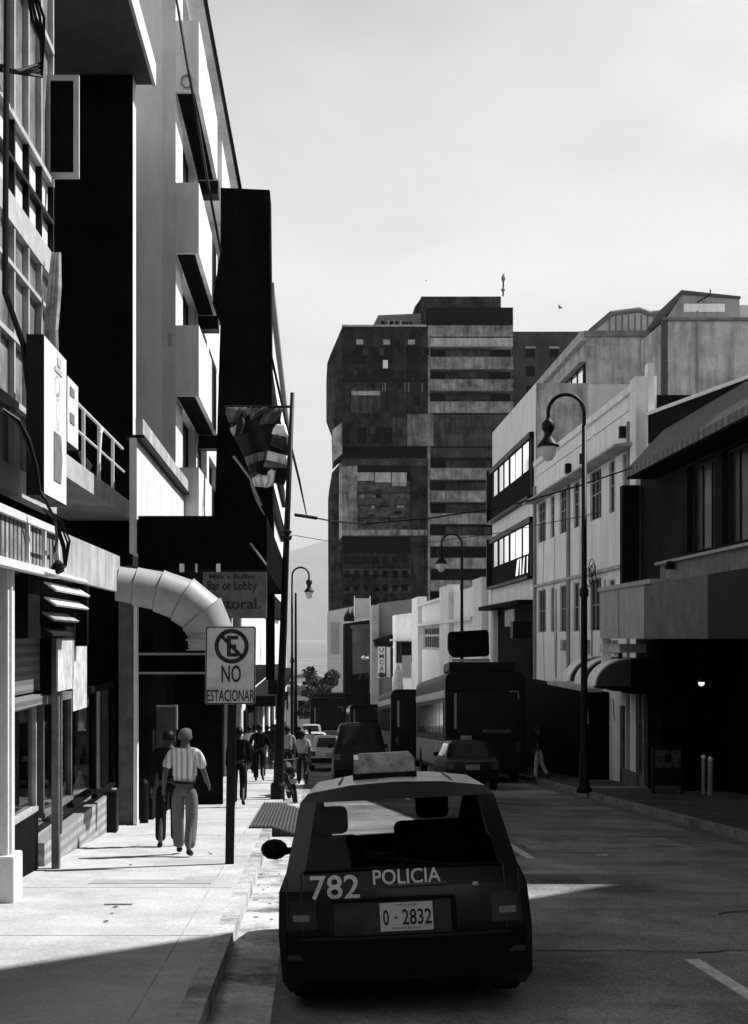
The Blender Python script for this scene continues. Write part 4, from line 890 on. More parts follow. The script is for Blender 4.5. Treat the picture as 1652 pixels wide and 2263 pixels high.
for x in range(510, 1080, 62):
    for (ya, yb_) in ((590, 640), (655, 700), (745, 790), (840, 880), (930, 1000), (1010, 1060), (1150, 1200), (1210, 1265)):
        if random.random() < .45 and not (553 < x < 760 and 870 < ya < 1050) and not (x > 840 and ya > 1050):
            tb('window', tmb if random.random() < .8 else tmk, x + random.uniform(-6, 6), x + random.uniform(22, 40), ya + random.uniform(-5, 5), yb_, -.25, .2)
for k in range(16):
    x = random.uniform(605, 940); y = random.uniform(1580, 1850); tb('balcony_clutter', [tmk, tmm, tmb][k % 3], x, x + random.uniform(15, 60), y, y + random.uniform(10, 35), .6, .4)
for y in (1600, 1690, 1780): tb('floor_edge', tmk, 598, 975, y, y + 9, .55, .5)
for r_ in range(5):
    for k in range(7): tb('window', tmb, 505 + 68 * k, 545 + 68 * k, 2060 + 100 * r_, 2110 + 100 * r_, 0., .3)
# right block
tb('penthouse', tmk, 1060, 1632, 190, 420, 3, 12); tp('penthouse_side', tmd, [(1065, 190), (1015, 260), (1015, 345), (1065, 345)], 3.5, 8)
tb('head', tmb, 1095, 1698, 303, 430, 0, 14); tb('core', tmb, 1098, 1698, 420, 3300, 2.5, 12)
tb('corner_fin', tmm, 1096, 1112, 430, 2600, -.1, 3)
bands = [(415, 508, tmm), (518, 578, tml), (652, 738, tmm), (810, 890, tmm), (968, 1048, tmm), (1062, 1285, tmk), (1295, 1362, tmk), (1438, 1518, tmm), (1598, 1678, tmm), (1758, 1832, tmm)]
for k in range(9): bands.append((1915 + 158 * k, 1990 + 158 * k, tmm))
for y0, y1, m in bands: tb('balcony_band', m, 1112, 1698, y0, y1, 0, 3)
for (y0, y1) in ((590, 655), (745, 812), (905, 970), (1375, 1440), (1535, 1600), (1690, 1760), (1850, 1918)): tb('back_panel', tmk, 1228, 1545, y0, y1, 1.2, 1.5)
# roof annex and far wing
an = thing('roof_annex', 'low glazed annex on the tower roof', 'roof annex', (14, 207, 45))
tbs = lambda n_, m, *a, **k: tb(n_, m, *a, par=an, **k)
mb = MB().ext([P(*T(*p), 208) for p in ((708, 432), (745, 358), (1060, 345), (1060, 440))], (0, 8, 0)); mb.build('wall', mat('annex', .16, var=.3, scale=.4), an)
for x in (770, 835, 868): tbs('window', tmb, x, x + 26, 372, 425, dy=2.5, d=.4)
for x in (925, 950, 975): tbs('window', tmb, x, x + 16, 376, 396, dy=2.5, d=.4)
for x in (820, 862, 908): tbs('mullion', tml, x, x + 8, 366, 432, dy=2.2, d=.3)
wg = thing('rear_wing_tower', 'dark windowed wing standing behind the tower to its right', 'building', (40, 225, G(225)))
x0, x1 = PX(1130, 225), PX(1292, 225)
MB().box(x0, x1, 225, 240, -14, PZ(733, 225)).build('wall', mat('wing_wall', .055, var=.5, scale=.2, streak=.6), wg)
for r_ in range(9):
    for k in range(2):
        xx = PX(1162 + 52 * k, 225); z = PZ(768 + 42 * r_, 225)
        MB().box(xx, xx + 1.4, 224.85, 225, z - 1.6, z).build('window', tmb, wg)
        if r_ < 1: MB().box(xx - .1, xx + 1.5, 224.7, 224.84, z - .2, z + .1).build('air_unit', tml, wg)
e = thing('roof_antenna', 'thin antenna mast on the tower roof', 'antenna', P(1111, 650, 206))
mb = MB(); mb.tube([P(1111, 655, 206), P(1112, 606, 206)], .12, 6); mb.build('mast', blackp, e); mb = MB(); mb.lathe(P(1111, 641, 206), [(.1, -.3), (.35, 0), (.1, .3)], 8); mb.lathe(P(1111.5, 616, 206), [(.1, -.6), (.32, 0), (.1, .6)], 8); mb.build('drum', mat('drum', .15), e)

# ================================================================== far end of the street
random.seed(11)
hl = ['nearest pale gabled house', 'grey gabled house', 'widest white house', 'grey house beside the tree', 'small white farthest house', 'grey farthest house']
for k in range(6):
    Y = [214, 236, 262, 285, 330, 360][k]; x = [668, 700, 655, 690, 676, 708][k]; s_ = S / Y; wd = random.uniform(5, 11)
    X0 = PX(x, Y) - wd / 2; h = random.uniform(3, 7.5); g0 = G(Y)
    e = thing('far_house', hl[k] + ' far down the street', 'house', (X0, Y, g0), 'houses at the far end of the street')
    m = [mat('far_white', .6, var=.1, scale=.4), mat('far_grey', .35, var=.2, scale=.4)][k % 2]
    MB().box(X0, X0 + wd, Y, Y + 8, g0 - 1, g0 + h).build('wall', m, e)
    mb = MB(); mb.ext([(X0 - .4, Y - .4, g0 + h), (X0 + wd + .4, Y - .4, g0 + h), (X0 + wd / 2, Y - .4, g0 + h + 1.3)], (0, 9, 0)); mb.build('roof', mat('far_roof', .2), e)
    for q in range(3): MB().box(X0 + .6 + q * wd / 3, X0 + .6 + q * wd / 3 + wd / 7, Y - .05, Y, g0 + h - 2.2, g0 + h - .8).build('window', tmb, e)
def leafy(mb, c, rx, ry, rz, n, s_):
    for _ in range(n):
        v = Vector((random.gauss(0, 1), random.gauss(0, 1), random.gauss(0, 1))).normalized() * random.random() ** .45
        p = Vector(c) + Vector((v.x * rx, v.y * ry, v.z * rz)); a = Vector((random.gauss(0, 1), random.gauss(0, 1), random.gauss(0, 1))).normalized(); t = a.orthogonal().normalized(); u = a.cross(t)
        k = s_ * random.uniform(.5, 1.3); mb.poly([p - t * k, p - u * k * .5, p + t * k, p + u * k * .5])
def tree(px, py, Y, h, sp, label):
    g0 = G(Y); X0 = PX(px, Y); e = thing('street_tree', label, 'tree', (X0, Y, g0), 'trees at the far end')
    m = MB(); m.tube([(X0, Y, g0 - .3), (X0 + .1, Y, g0 + h * .3), (X0 - .1, Y, g0 + h * .55)], [.35, .25, .15], 8)
    for q in range(5):
        a = q * 1.26; m.tube([(X0, Y, g0 + h * .4), (X0 + sp * .5 * math.cos(a), Y + sp * .5 * math.sin(a), g0 + h * .7)], [.14, .05], 6)
    m.build('trunk', mat('bark', .06), e)
    m = MB()
    for q in range(13):
        a = random.uniform(0, 6.28); r_ = random.uniform(.1, .8) * sp; z = g0 + h * random.uniform(.45, .95)
        leafy(m, (X0 + r_ * math.cos(a), Y + r_ * math.sin(a), z), sp * .38, sp * .38, sp * .3, 240, .26)
    m.build('crown', mat('leaf_dark', .05, var=.4, scale=1.5), e, fix=False)
tree(708, 1460, 168, 8.4, 2.3, 'dark leafy tree beyond the parked traffic, right of the far street lamp')
tree(694, 1480, 160, 6.0, 2.0, 'smaller dark tree just left of the larger far tree')
MB().box(-2.4, 9, 158, 160, G(158), G(158) + 3.6)
tag(MB().box(.6, 6.6, 146, 149, G(148), G(148) + 5.0).build('market_awning', soot), 'black awning block closing the street beyond the buses', 'awning')

# ================================================================== STREET LAMPS AND WIRES
lampg = translucent('lamp_globe', .95, .6)
def lamp(x, y, side, label):
    e = thing('street_lamp', label, 'street lamp', (0, 0, 0), 'curved-arm street lamps'); g0 = .13
    m = MB(); m.lathe((0, 0, g0), [(.2, 0), (.2, .1), (.14, .2), (.13, 1.0), (.09, 1.1), (.085, 5.1), (.12, 5.15), (.12, 5.3), (.075, 5.4), (.06, 9.6)], 12)
    m.build('pole', ironm, e, smooth=True)
    r_ = .47; pts = [(0, 0, g0 + 9.55)] + [(side * (r_ - r_ * math.cos(R(a))), 0, g0 + 9.95 + r_ * math.sin(R(a))) for a in range(0, 181, 15)] + [(side * 2 * r_, 0, g0 + 9.7)]
    MB().tube(pts, .05, 8).build('arm', ironm, e, smooth=True)
    MB().lathe((side * 2 * r_, 0, g0 + 9.05), [(.30, 0), (.28, .05), (.14, .22), (.1, .32), (.12, .4), (.17, .46), (.17, .62), (.08, .7), (.05, .75)], 14).build('lantern_hood', ironm, e, smooth=True)
    MB().lathe((side * 2 * r_, 0, g0 + 8.67), [(.02, 0), (.1, .03), (.19, .15), (.23, .28), (.22, .38)], 14).build('globe', lampg, e, smooth=True)
    e.location = (x, y, G(y)); return e
lamp(PX(1290, 36.7), 36.7, -1, 'tall curved-arm street lamp on the right pavement in front of the white building')
lamp(PX(1020, 64), 64, -1, 'curved-arm street lamp in front of the tower, beyond the dark bus')
lamp(-1.13, 78, 1, 'curved-arm street lamp on the left pavement in front of the hazy hill')
e = thing('lamp_post', 'leaning black post with collars holding the flag at the left kerb', 'post', (PX(615, 33.3), 33.3, G(33.3)))
pp = [P(614, 1768, 33.3), P(616, 1690, 33.3), P(622, 1500, 33.3), P(633, 1180, 33.3), P(646, 868, 33.3)]
MB().tube(pp, [.13, .12, .095, .075, .05], 10).build('pole', ironm, e, smooth=True)
MB().lathe(P(613, 1768, 33.3), [(.17, 0), (.17, .35), (.14, .42)], 12).build('base', ironm, e)
for y in (1178, 1192): MB().lathe(P(633, y, 33.3), [(.08, -.02), (.12, 0), (.12, .05), (.08, .07)], 10).build('collar', ironm, e)
mb = MB(); mb.tube([P(622, 1186, 33.3), P(645, 1186, 33.3)], .025, 6); mb.build('bracket', ironm, e)
e = thing('lamp_post', 'slim black post just right of the far left street lamp', 'post', (PX(653, 70), 70, G(70)))
MB().tube([(PX(653, 70), 70, G(70)), (PX(653, 70), 70, PZ(1310, 70))], [.1, .05], 8).build('pole', ironm, e)
# hanging bar and street-crossing wires
tag(MB().tube([P(600, 790, 36.2), P(621, 885, 36.2), P(643, 988, 36.2), P(661, 1062, 36.2), P(677, 1139, 36.2)], [.035, .035, .035, .03, .015], 6).build('stay_cable', blackp), 'black stay dropping from the slab sign to the street wire', 'cable')
def wire(pts, r_, label, name='street_wire'):
    pts = [Vector(p) for p in pts]; o2 = []
    for a, b2 in zip(pts, pts[1:]):
        for k in range(6): o2.append(a.lerp(b2, k / 6))
    tag(MB().tube(o2 + [pts[-1]], r_, 6).build(name, blackp), label, 'wire')
wire([P(651, 1137.5, 36), P(678, 1141, 36), P(730, 1151, 38), P(800, 1158, 40), P(950, 1145, 40), P(1090, 1124, 39.5), P(1166, 1107, 39), P(1280, 1073, 38.5), P(1372, 1042, 38), P(1425, 1022, 37.5)], .022, 'upper black wire sagging across the street in front of the tower')
tag(MB().tube([P(651, 1137.5, 35.98), P(700, 1145, 36.2)], .045, 6).build('wire_bar', blackp), 'thicker bar at the left end of the upper street wire', 'bar')
wire([P(620, 1178, 60), P(720, 1195, 60), P(830, 1203, 60), P(950, 1198, 59), P(1100, 1178, 55), P(1290, 1140, 48), P(1420, 1107, 42)], .014, 'lower thin wire sagging across the street in front of the tower')

# ---- flag / banner between slab and post
e = thing('hanging_flag', 'large dark flag with white bands hanging between the slab sign and the leaning post', 'flag', P(570, 900, 33.6))
flm = {'d': mat('flag_dark', .012, var=.4, scale=4), 'm': mat('flag_grey', .09, var=.35, scale=6), 'w': mat('flag_white_cloth', .9, rough=.8, var=.05)}
Yg = 33.6; zc = 6.883 * 1.1622
def FP(zx, zy, dy=0): return P(464.6 + zx / 8.0, 877.7 + zy / 8.0, Yg + dy)
def cloth(name, m, left, right, n=14, amp=.07, ph=0., th=.0):
    """ruled surface between two polylines, with folds"""
    k = len(left); vs = []
    for i in range(k):
        a, b2 = Vector((*left[i], 0)), Vector((*right[i], 0))
        for j in range(n + 1):
            q = a.lerp(b2, j / n); vs.append(FP(q.x, q.y, th + amp * math.sin(j * 1.15 + ph + i * .5) + .03 * math.sin(j * 2.7 + i)))
    mb = MB(); mb.add(vs, [(i * (n + 1) + j, i * (n + 1) + j + 1, (i + 1) * (n + 1) + j + 1, (i + 1) * (n + 1) + j) for i in range(k - 1) for j in range(n)])
    o = mb.build(name, m, e, smooth=True, fix=False); sm = o.modifiers.new('thick', 'SOLIDIFY'); sm.thickness = .01; return o
cloth('dark_cloth', flm['d'], [(255, 170), (330, 420), (420, 700), (520, 900), (600, 1060)], [(1270, 180), (1240, 420), (1330, 640), (1400, 860), (1400, 1030)])
cloth('dark_cloth', flm['d'], [(600, 1060), (650, 1200), (720, 1420), (740, 1440)], [(1400, 1030), (1390, 1250), (1330, 1480), (1300, 1560)], ph=1)
cloth('grey_fold', flm['m'], [(280, 180), (270, 300), (330, 440)], [(650, 180), (560, 280), (400, 440)], 6, .03, th=-.12)
cloth('grey_fold', flm['m'], [(690, 170), (700, 280), (715, 410)], [(1260, 180), (900, 300), (730, 400)], 8, .03, th=-.12)
cloth('grey_fold', flm['m'], [(960, 280), (900, 400), (860, 490)], [(1270, 190), (1270, 260), (1120, 460)], 8, .03, th=-.12)
cloth('grey_fold', flm['m'], [(540, 350), (580, 480), (530, 650)], [(590, 380), (610, 500), (570, 640)], 3, .01, th=-.12)
cloth('pale_patch', mat('flag_pale', .35), [(345, 550), (380, 640), (410, 690)], [(465, 490), (450, 600), (425, 690)], 4, .01, th=-.13)
cloth('white_patch', flm['w'], [(1170, 480), (1110, 560), (1085, 650)], [(1320, 480), (1360, 620), (1380, 710)], 5, .02, th=-.13)
cloth('dark_stripe', mat('flag_deep', .035, var=.5, scale=6), [(1085, 660), (1060, 850)], [(1380, 720), (1410, 990)], 6, .02, th=-.12)
cloth('grey_stripe', mat('flag_mid', .16, var=.2), [(600, 1060), (650, 1210)], [(815, 990), (830, 1140)], 6, .02, th=-.13)
cloth('grey_stripe', mat('flag_mid', .16, var=.2), [(825, 985), (840, 1130)], [(1015, 950), (970, 1110)], 6, .02, th=-.13)
cloth('white_stripe', flm['w'], [(1020, 945), (975, 1105)], [(1405, 1050), (1385, 1205)], 8, .02, th=-.13)
cloth('grey_stripe', mat('flag_mid', .16, var=.2), [(975, 1110), (935, 1235)], [(1385, 1210), (1370, 1260)], 8, .02, th=-.13)
cloth('grey_fold', flm['m'], [(720, 1360), (725, 1420)], [(800, 1310), (850, 1350)], 4, .02, th=-.13)
cloth('white_hem', flm['w'], [(860, 1350), (735, 1435), (775, 1580)], [(900, 1380), (900, 1460), (930, 1590)], 5, .02, th=-.14)
cloth('white_hem', flm['w'], [(900, 1380), (900, 1460), (930, 1590)], [(1020, 1380), (1040, 1470), (975, 1605)], 5, .02, th=-.14)
cloth('white_hem', flm['w'], [(1020, 1380), (1040, 1470), (975, 1605)], [(1150, 1290), (1130, 1440), (1110, 1560)], 5, .04, th=-.14)
cloth('white_hem', flm['w'], [(1010, 1330), (1020, 1400)], [(1080, 1270), (1150, 1320)], 4, .02, th=-.14)
MB().tube([P(560, 1000, 33.4), P(586, 1075, 33.4), P(607, 1128, 33.4)][0:1] + [FP(600, 1080, -.2), FP(700, 1400, -.2), FP(900, 1920, -.2), FP(1000, 2150, -.2)][0:] if 0 else [FP(410, 1040, -.2), FP(560, 1240, -.2), FP(700, 1430, -.2), FP(900, 1920, -.2)], .03, 6).build('flag_pole', mat('stay_grey', .25), e)
MB().tube([P(496, 899, Yg), P(641, 899, 33.4)], .03, 6).build('cross_rod', ironm, e)

# metal ramp grid across the gutter
e = thing('kerb_ramp', 'ribbed metal ramp laid over the left gutter beside the police car', 'ramp', (-.5, 27, G(27)))
Yr0, Yr1 = 24.2, 31.5
mb = MB()
for (xa, za, xb, zb) in ((-1.1, .165, -.69, .165), (-.69, .165, -.3, .04)):
    mb.add([(xa, Yr0, G(Yr0) + za), (xb, Yr0, G(Yr0) + zb), (xb, Yr1, G(Yr1) + zb), (xa, Yr1, G(Yr1) + za), (xa, Yr0, G(Yr0) + .0), (xb, Yr0, G(Yr0) + .0), (xb, Yr1, G(Yr1) + .0), (xa, Yr1, G(Yr1) + .0)],
           [(0, 1, 2, 3), (4, 5, 6, 7), (0, 1, 5, 4), (1, 2, 6, 5), (2, 3, 7, 6), (3, 0, 4, 7)])
mb.build('plate', mat('ramp_dark', .02, var=.3, scale=4), e)
mb = MB()
for k in range(13):
    x = -1.085 + k * .062; z = .168 if x < -.7 else .166 - (x + .69) / .39 * .122
    mb.sbox(x, x + .03, Yr0, Yr1, z, z + .02)
mb.build('ribs', mat('ramp_rib', .075, var=.3, scale=4), e)

# ================================================================== buildings beside and behind the viewer (they cast the foreground shade)
b = thing('corner_building', 'plain corner building with a chamfered wall beside the viewer, right of the street', 'building', (14, 5, 0))
mb = MB(); fp = [(9.45, -30), (9.45, 12.45), (19.7, 23.3), (40, 23.3), (40, -30)]; zt = 18.8
mb.ext([(x, y, -3) for x, y in fp], (0, 0, zt + 3)); mb.build('wall', midg, b)
for k in range(5):
    for q in range(9):
        y = -26 + q * 4.1; MB().box(9.4, 9.45, y, y + 1.8, 2.8 + 3.3 * k, 4.6 + 3.3 * k).build('window', glassi, b)
b = thing('opposite_building', 'plain building beside the viewer, left of the street', 'building', (-6, 0, 0))
MB().box(-12, -3.4, -30, 1.9, -1, 7.4).build('wall', midg, b)
for k in range(1):
    for q in range(6): MB().box(-3.4, -3.36, -27 + 4.5 * q, -25 + 4.5 * q, 4 + 3.2 * k, 5.8 + 3.2 * k).build('window', glassi, b)

# ================================================================== VEHICLES
side_glass = see_through('side_glass', .45, .03, .35)
rubber = mat('tyre_rubber', .02, rough=.9, spec=.1); rimm = mat('wheel_rim', .25, rough=.4, metal=.6); trim = mat('black_trim', .006, rough=.6, spec=.1)
lampr = mat('tail_lens', .02, rough=.25, var=.3, scale=20, spec=.5); lampw = mat('clear_lens', .2, rough=.2, spec=.5); chrome = mat('chrome', .6, rough=.25, metal=.9)
tint = see_through('car_glass', .78, .03, .4); seatm = mat('seat_cloth', .008, var=.3, spec=.02)
def car(root, prof, stat, side_win, paintm, roofm, glass=None, hood=None, nx_=8, glass_cols=(1, 7), bulge=.06):
    """loft: prof(i,j)->point for station i, ring j (half section, +x). Returns nothing, builds the parts."""
    glass = glass or tint; ns, nj = stat, len(prof(0))
    body, roof, wind, panels = MB(), MB(), MB(), {}
    rows = [prof(i) for i in range(ns)]
    for i in range(ns - 1):
        for j in range(nj - 1):
            for sg in (1, -1):
                q = [rows[i][j], rows[i + 1][j], rows[i + 1][j + 1], rows[i][j + 1]]
                q = [(p[0] * sg, p[1], p[2]) for p in q]
                if sg < 0: q = q[::-1]
                k = side_win(i, j)
                if k == 'side': panels.setdefault(sg, MB()).poly(q)
                elif k == 'windshield': wind.poly(q)
                elif k == 'roof': roof.poly(q)
                else: body.poly(q)
    for idx, nm in ((0, 'rear_window'), (ns - 1, 'front')):
        r_ = rows[idx]; sgn_ = -1 if idx == 0 else 1; gl = MB()
        def pt(j, c):
            t = -1 + 2 * c / nx_; x = r_[j][0] * t
            if idx == 0 and j == nj - 3:
                (xa, ya_, za), (xb, yb2_, zb), (xc, yc_, zc_) = r_[j], r_[j + 1], r_[j + 2]; ax_ = abs(x)
                if ax_ >= xb: u_ = (ax_ - xb) / (xa - xb); return (x, yb2_ + (ya_ - yb2_) * u_, zb + (za - zb) * u_)
                u_ = ax_ / xb; return (x, yc_ + (yb2_ - yc_) * u_, zc_ + (zb - zc_) * u_)
            return (x, r_[j][1] + sgn_ * bulge * (1 - t * t), r_[j][2])
        for j in range(nj - 3 if nm == 'rear_window' else nj - 1):
            for c in range(nx_):
                q = [pt(j, c), pt(j, c + 1), pt(j + 1, c + 1), pt(j + 1, c)]
                if nm == 'front': q = q[::-1]
                if nm == 'rear_window' and j == side_win('rear', 0) and glass_cols[0] <= c < glass_cols[1]: gl.poly(q)
                else: body.poly(q)
        if gl.v: gl.build('rear_window', glass, root, smooth=True, fix=False)
    def weld(mb, name, m, smooth=True):
        if not mb.v: return
        o = mb.build(name, m, root, smooth=smooth, fix=False); bm2 = bmesh.new(); bm2.from_mesh(o.data); bmesh.ops.remove_doubles(bm2, verts=bm2.verts, dist=.0008); bmesh.ops.recalc_face_normals(bm2, faces=bm2.faces); bm2.to_mesh(o.data); bm2.free()
        for p in o.data.polygons: p.use_smooth = True
        o.data.set_sharp_from_angle(angle=R(38)) if hasattr(o.data, 'set_sharp_from_angle') else None
        return o
    ob_ = weld(body, 'body', paintm); bv_ = ob_.modifiers.new('round', 'BEVEL'); bv_.width = .035; bv_.segments = 3; bv_.limit_method = 'ANGLE'; bv_.angle_limit = R(14)
    for p in ob_.data.polygons: p.use_smooth = True
    weld(roof, 'roof', roofm); weld(wind, 'windshield', glass)
    for sg in panels: weld(panels[sg], 'side_window', side_glass if glass is tint else glass)
def wheel(root, x, y, r_=.33, w_=.2):
    sgn_ = 1 if x > 0 else -1
    MB().lathe((x - w_ / 2, y, r_), [(r_ * .6, 0), (r_ * .93, 0), (r_, .03), (r_, w_ - .03), (r_ * .93, w_), (r_ * .6, w_)], 24, ax='x').build('tyre', rubber, root, smooth=False)
    MB().lathe((x + sgn_ * w_ * .42 - .02, y, r_), [(.05, .0), (r_ * .6, .0), (r_ * .6, .04), (.05, .04)], 16, ax='x').build('rim', rimm, root)

# ---- police car -----------------------------------------------------------
pc = thing('police_car', 'dark police hatchback with roof painted pale for sky sheen and POLICIA lettering, seen from behind', 'police car')
HALF = [(0, .15), (.82, .15), (.862, .24), (.872, .56), (.855, .86), (.80, .99), (.695, 1.445), (.64, 1.505), (.33, 1.55), (0, 1.562)]
YR = [.16, .14, .04, .0, .015, .06, .36, .47, .46, .455]
stations = [('rear', 0), .62, 1.18, 1.27, 2.18, 'wst', 'cowl', 'hood', 'nose', 'front']
def prof_p(i):
    out_ = []
    for j, (x, z) in enumerate(HALF):
        y = YR[j] if i == 0 else {1: .62, 2: 1.18, 3: 1.27, 4: 2.18, 5: 2.42, 6: 2.98, 7: 3.4, 8: 3.82, 9: 3.93}[i]
        if i == 1 and j >= 6: y += .06
        if i == 1 and j >= 7: y += .04
        if i == 5 and j <= 5: y = 2.72
        if i >= 6:
            k = i - 6; hz = [.965, .94, .87, .78][k]
            if j == 5: x, z = .80 - .01 * k, hz - .05
            if j == 6: x, z = .68, hz - .015
            if j == 7: x, z = .55, hz
            if j == 8: z = hz + .02
            if j == 9: z = hz + .025
            if j == 4: z = min(z, hz - .12)
            if i == 9: x *= .93
        out_.append((x, y, z))
    return out_
def sw(i, j):
    if i == 'rear': return 5
    if i in (1, 3) and j == 5: return 'side'
    if i == 5 and j >= 7: return 'windshield'
    if i == 4 and j == 5: return 'side'
    if 0 <= i <= 4 and j >= 7: return 'roof'
    return 'body'
policep = mat('police_paint', .008, rough=.3, var=.3, scale=2, spec=.28, coat=.08)
roof_sheen = mat('police_roof_sheen', .75, rough=.3, var=.15, scale=4, spec=.5, coat=.3)  # sky sheen on the dark roof put into a pale base colour
car(pc, prof_p, 10, sw, policep, roof_sheen, bulge=.07, nx_=24, glass_cols=(2, 22))
# rear trim around glass
def back(x, z, d=0):
    j = max(k for k in range(1, 7) if HALF[k][1] <= z); z0, z1 = HALF[j][1], HALF[j + 1][1]; t = (z - z0) / (z1 - z0)
    y = YR[j] + (YR[j + 1] - YR[j]) * t; xw = HALF[j][0] + (HALF[j + 1][0] - HALF[j][0]) * t; tt = max(-1, min(1, x / xw)); return Vector((x, y - .07 * (1 - tt * tt) - d, z))
def rear_patch(name, m, x0, x1, z0, z1, d=.008, th=.012, n=6, par=pc, k=4):
    mb = MB(); A = []; B = []
    for q in range(k + 1):
        z = z0 + (z1 - z0) * q / k
        for i in range(n + 1):
            x = x0 + (x1 - x0) * i / n; A.append(back(x, z, d)); B.append(back(x, z, d - th))
    w_ = n + 1; fs = [(q * w_ + i, q * w_ + i + 1, (q + 1) * w_ + i + 1, (q + 1) * w_ + i) for q in range(k) for i in range(n)]
    rim = [(i, i + 1) for i in range(n)] + [(n + q * w_, n + (q + 1) * w_) for q in range(k)] + [(k * w_ + n - i, k * w_ + n - i - 1) for i in range(n)] + [((k - q) * w_, (k - q - 1) * w_) for q in range(k)]
    N = len(A); mb.add(A + B, fs + [(b_, a_, a_ + N, b_ + N) for a_, b_ in rim]); return mb.build(name, m, par, fix=False)
rear_patch('rear_bumper', mat('bumper_black', .007, rough=.6, var=.3, spec=.12), -.82, .82, .30, .54, .09, .1, 12)
rear_patch('bumper_strip', mat('bumper_edge', .02, rough=.6), -.7, .7, .535, .55, .1, .02, 12)
rear_patch('plate_recess', mat('recess_grey', .03, rough=.5, var=.4, scale=9), -.48, .32, .55, .78, .012, .02, 8)
MB().tube([back(x, .79, .03) for x in [-.49, -.2, 0, .2, .34]] + [back(.34, .57, .03)], .016, 6).build('garnish', trim, pc)
for sg in (-1, 1):
    tl_ = rear_patch('tail_light', lampr, sg * .79, sg * .60, .60, .80, .012, .03, 3); rear_patch('reversing_lens', lampw, sg * .765, sg * .65, .655, .70, .016, .01, 2, tl_)
    rear_patch('wheel_arch_lip', trim, sg * .82, sg * .80, .3, .6, .01, .02, 1)
for sg in (-1, 1):
    MB().tube([back(sg * .70, z, .008) for z in (.56, .66, .78, .9, .98)], .006, 5).build('tailgate_seam', mat('seam_highlight', .05), pc)  # edge highlight of the seams put into a lighter grey
    MB().tube([back(sg * .80, z, .006) for z in (.58, .7, .82, .95)], .005, 5).build('wing_seam', mat('seam_highlight', .05), pc)
    MB().box(sg * .74 - .07, sg * .74 + .07, -.095, -.07, .40, .44).build('bumper_reflector', lampr, pc, bevel=.005)
MB().tube([(.45, -.04, .13), (.45, .12, .15)], .025, 8).build('exhaust', trim, pc)
MB().lathe(back(0, 1.0, .03), [(.02, 0), (.025, .012), (.012, .02)], 10).build('wiper_boss', trim, pc)
MB().tube([back(-.68, .985, .012), back(-.4, .99, .012), back(0, .995, .012), back(.4, .99, .012), back(.68, .985, .012)], .012, 6).build('tailgate_seam', trim, pc)
mb = MB(); mb.tube([back(-.1, .875, .02), back(.16, .88, .03), back(.3, .88, .02)], .012, 6); mb.build('tailgate_handle', mat('handle_dark', .08, rough=.4), pc)
MB().lathe(back(.50, .86, .02), [(.02, -.01), (.024, 0), (.018, .015)], 10).build('lock', mat('lock_pale', .4), pc)
MB().tube([back(.30, 1.0, .03), back(.05, 1.04, .045), back(-.22, 1.07, .04)], .008, 6).build('wiper', trim, pc)
lt = mat('lettering_pale', .6, rough=.6, var=.12, scale=30)
def curved_text(txt, x0, x1, z0, z1, m, par=pc, name='lettering', d=.012):
    o = fit_text(name, txt, m, par, (x0, 0, z0), (1, 0, 0), (0, 0, 1), x1 - x0, z1 - z0, depth=.002)
    for v in o.data.vertices:
        wv = back(v.co.x, v.co.z); v.co.y += wv.y - d
curved_text('POLICIA', -.20, .265, .885, .985, lt); curved_text('782', -.635, -.295, .80, .96, lt, name='fleet_number')
plt = rear_patch('number_plate', mat('plate_white', .55, rough=.5, var=.06), -.165, .195, .575, .765, .045, .012, 2)
def pt_text(txt, x0, x1, z0, z1, m=ink):
    o = fit_text('plate_lettering', txt, m, plt, (x0, 0, z0), (1, 0, 0), (0, 0, 1), x1 - x0, z1 - z0, depth=.001)
    for v in o.data.vertices: wv = back(v.co.x, v.co.z); v.co.y += wv.y - .047
pt_text('0', -0.145, -0.105, .615, .72); pt_text('-', -0.070, -0.048, .66, .672); pt_text('2832', -0.015, 0.185, .615, .72); pt_text('COSTA RICA', -0.070, 0.090, .742, .756, mat('ink_grey', .12)); pt_text('POLICIA', -0.080, 0.120, .588, .601, mat('ink_grey', .12))
for sg in (-1,):
    m_ = MB(); c_ = Vector((sg * 1.02, 2.0, .98))
    vs = []; n = 12
    for k, (oy, rx, rz) in enumerate(((.0, .09, .07), (.03, .115, .088), (.10, .10, .08), (.15, .05, .05))):
        for q in range(n): a = 2 * math.pi * q / n; vs.append(c_ + Vector((rx * math.cos(a), oy, rz * math.sin(a))))
    fs = [(k * n + q, k * n + (q + 1) % n, (k + 1) * n + (q + 1) % n, (k + 1) * n + q) for k in range(3) for q in range(n)] + [tuple(range(n)), tuple(range(3 * n, 4 * n))]
    m_.add(vs, fs); m_.tube([c_ + Vector((-sg * .07, .06, -.03)), Vector((sg * .78, 2.16, .97))], .03, 6)
    o = m_.build('side_mirror', trim, pc, smooth=True)
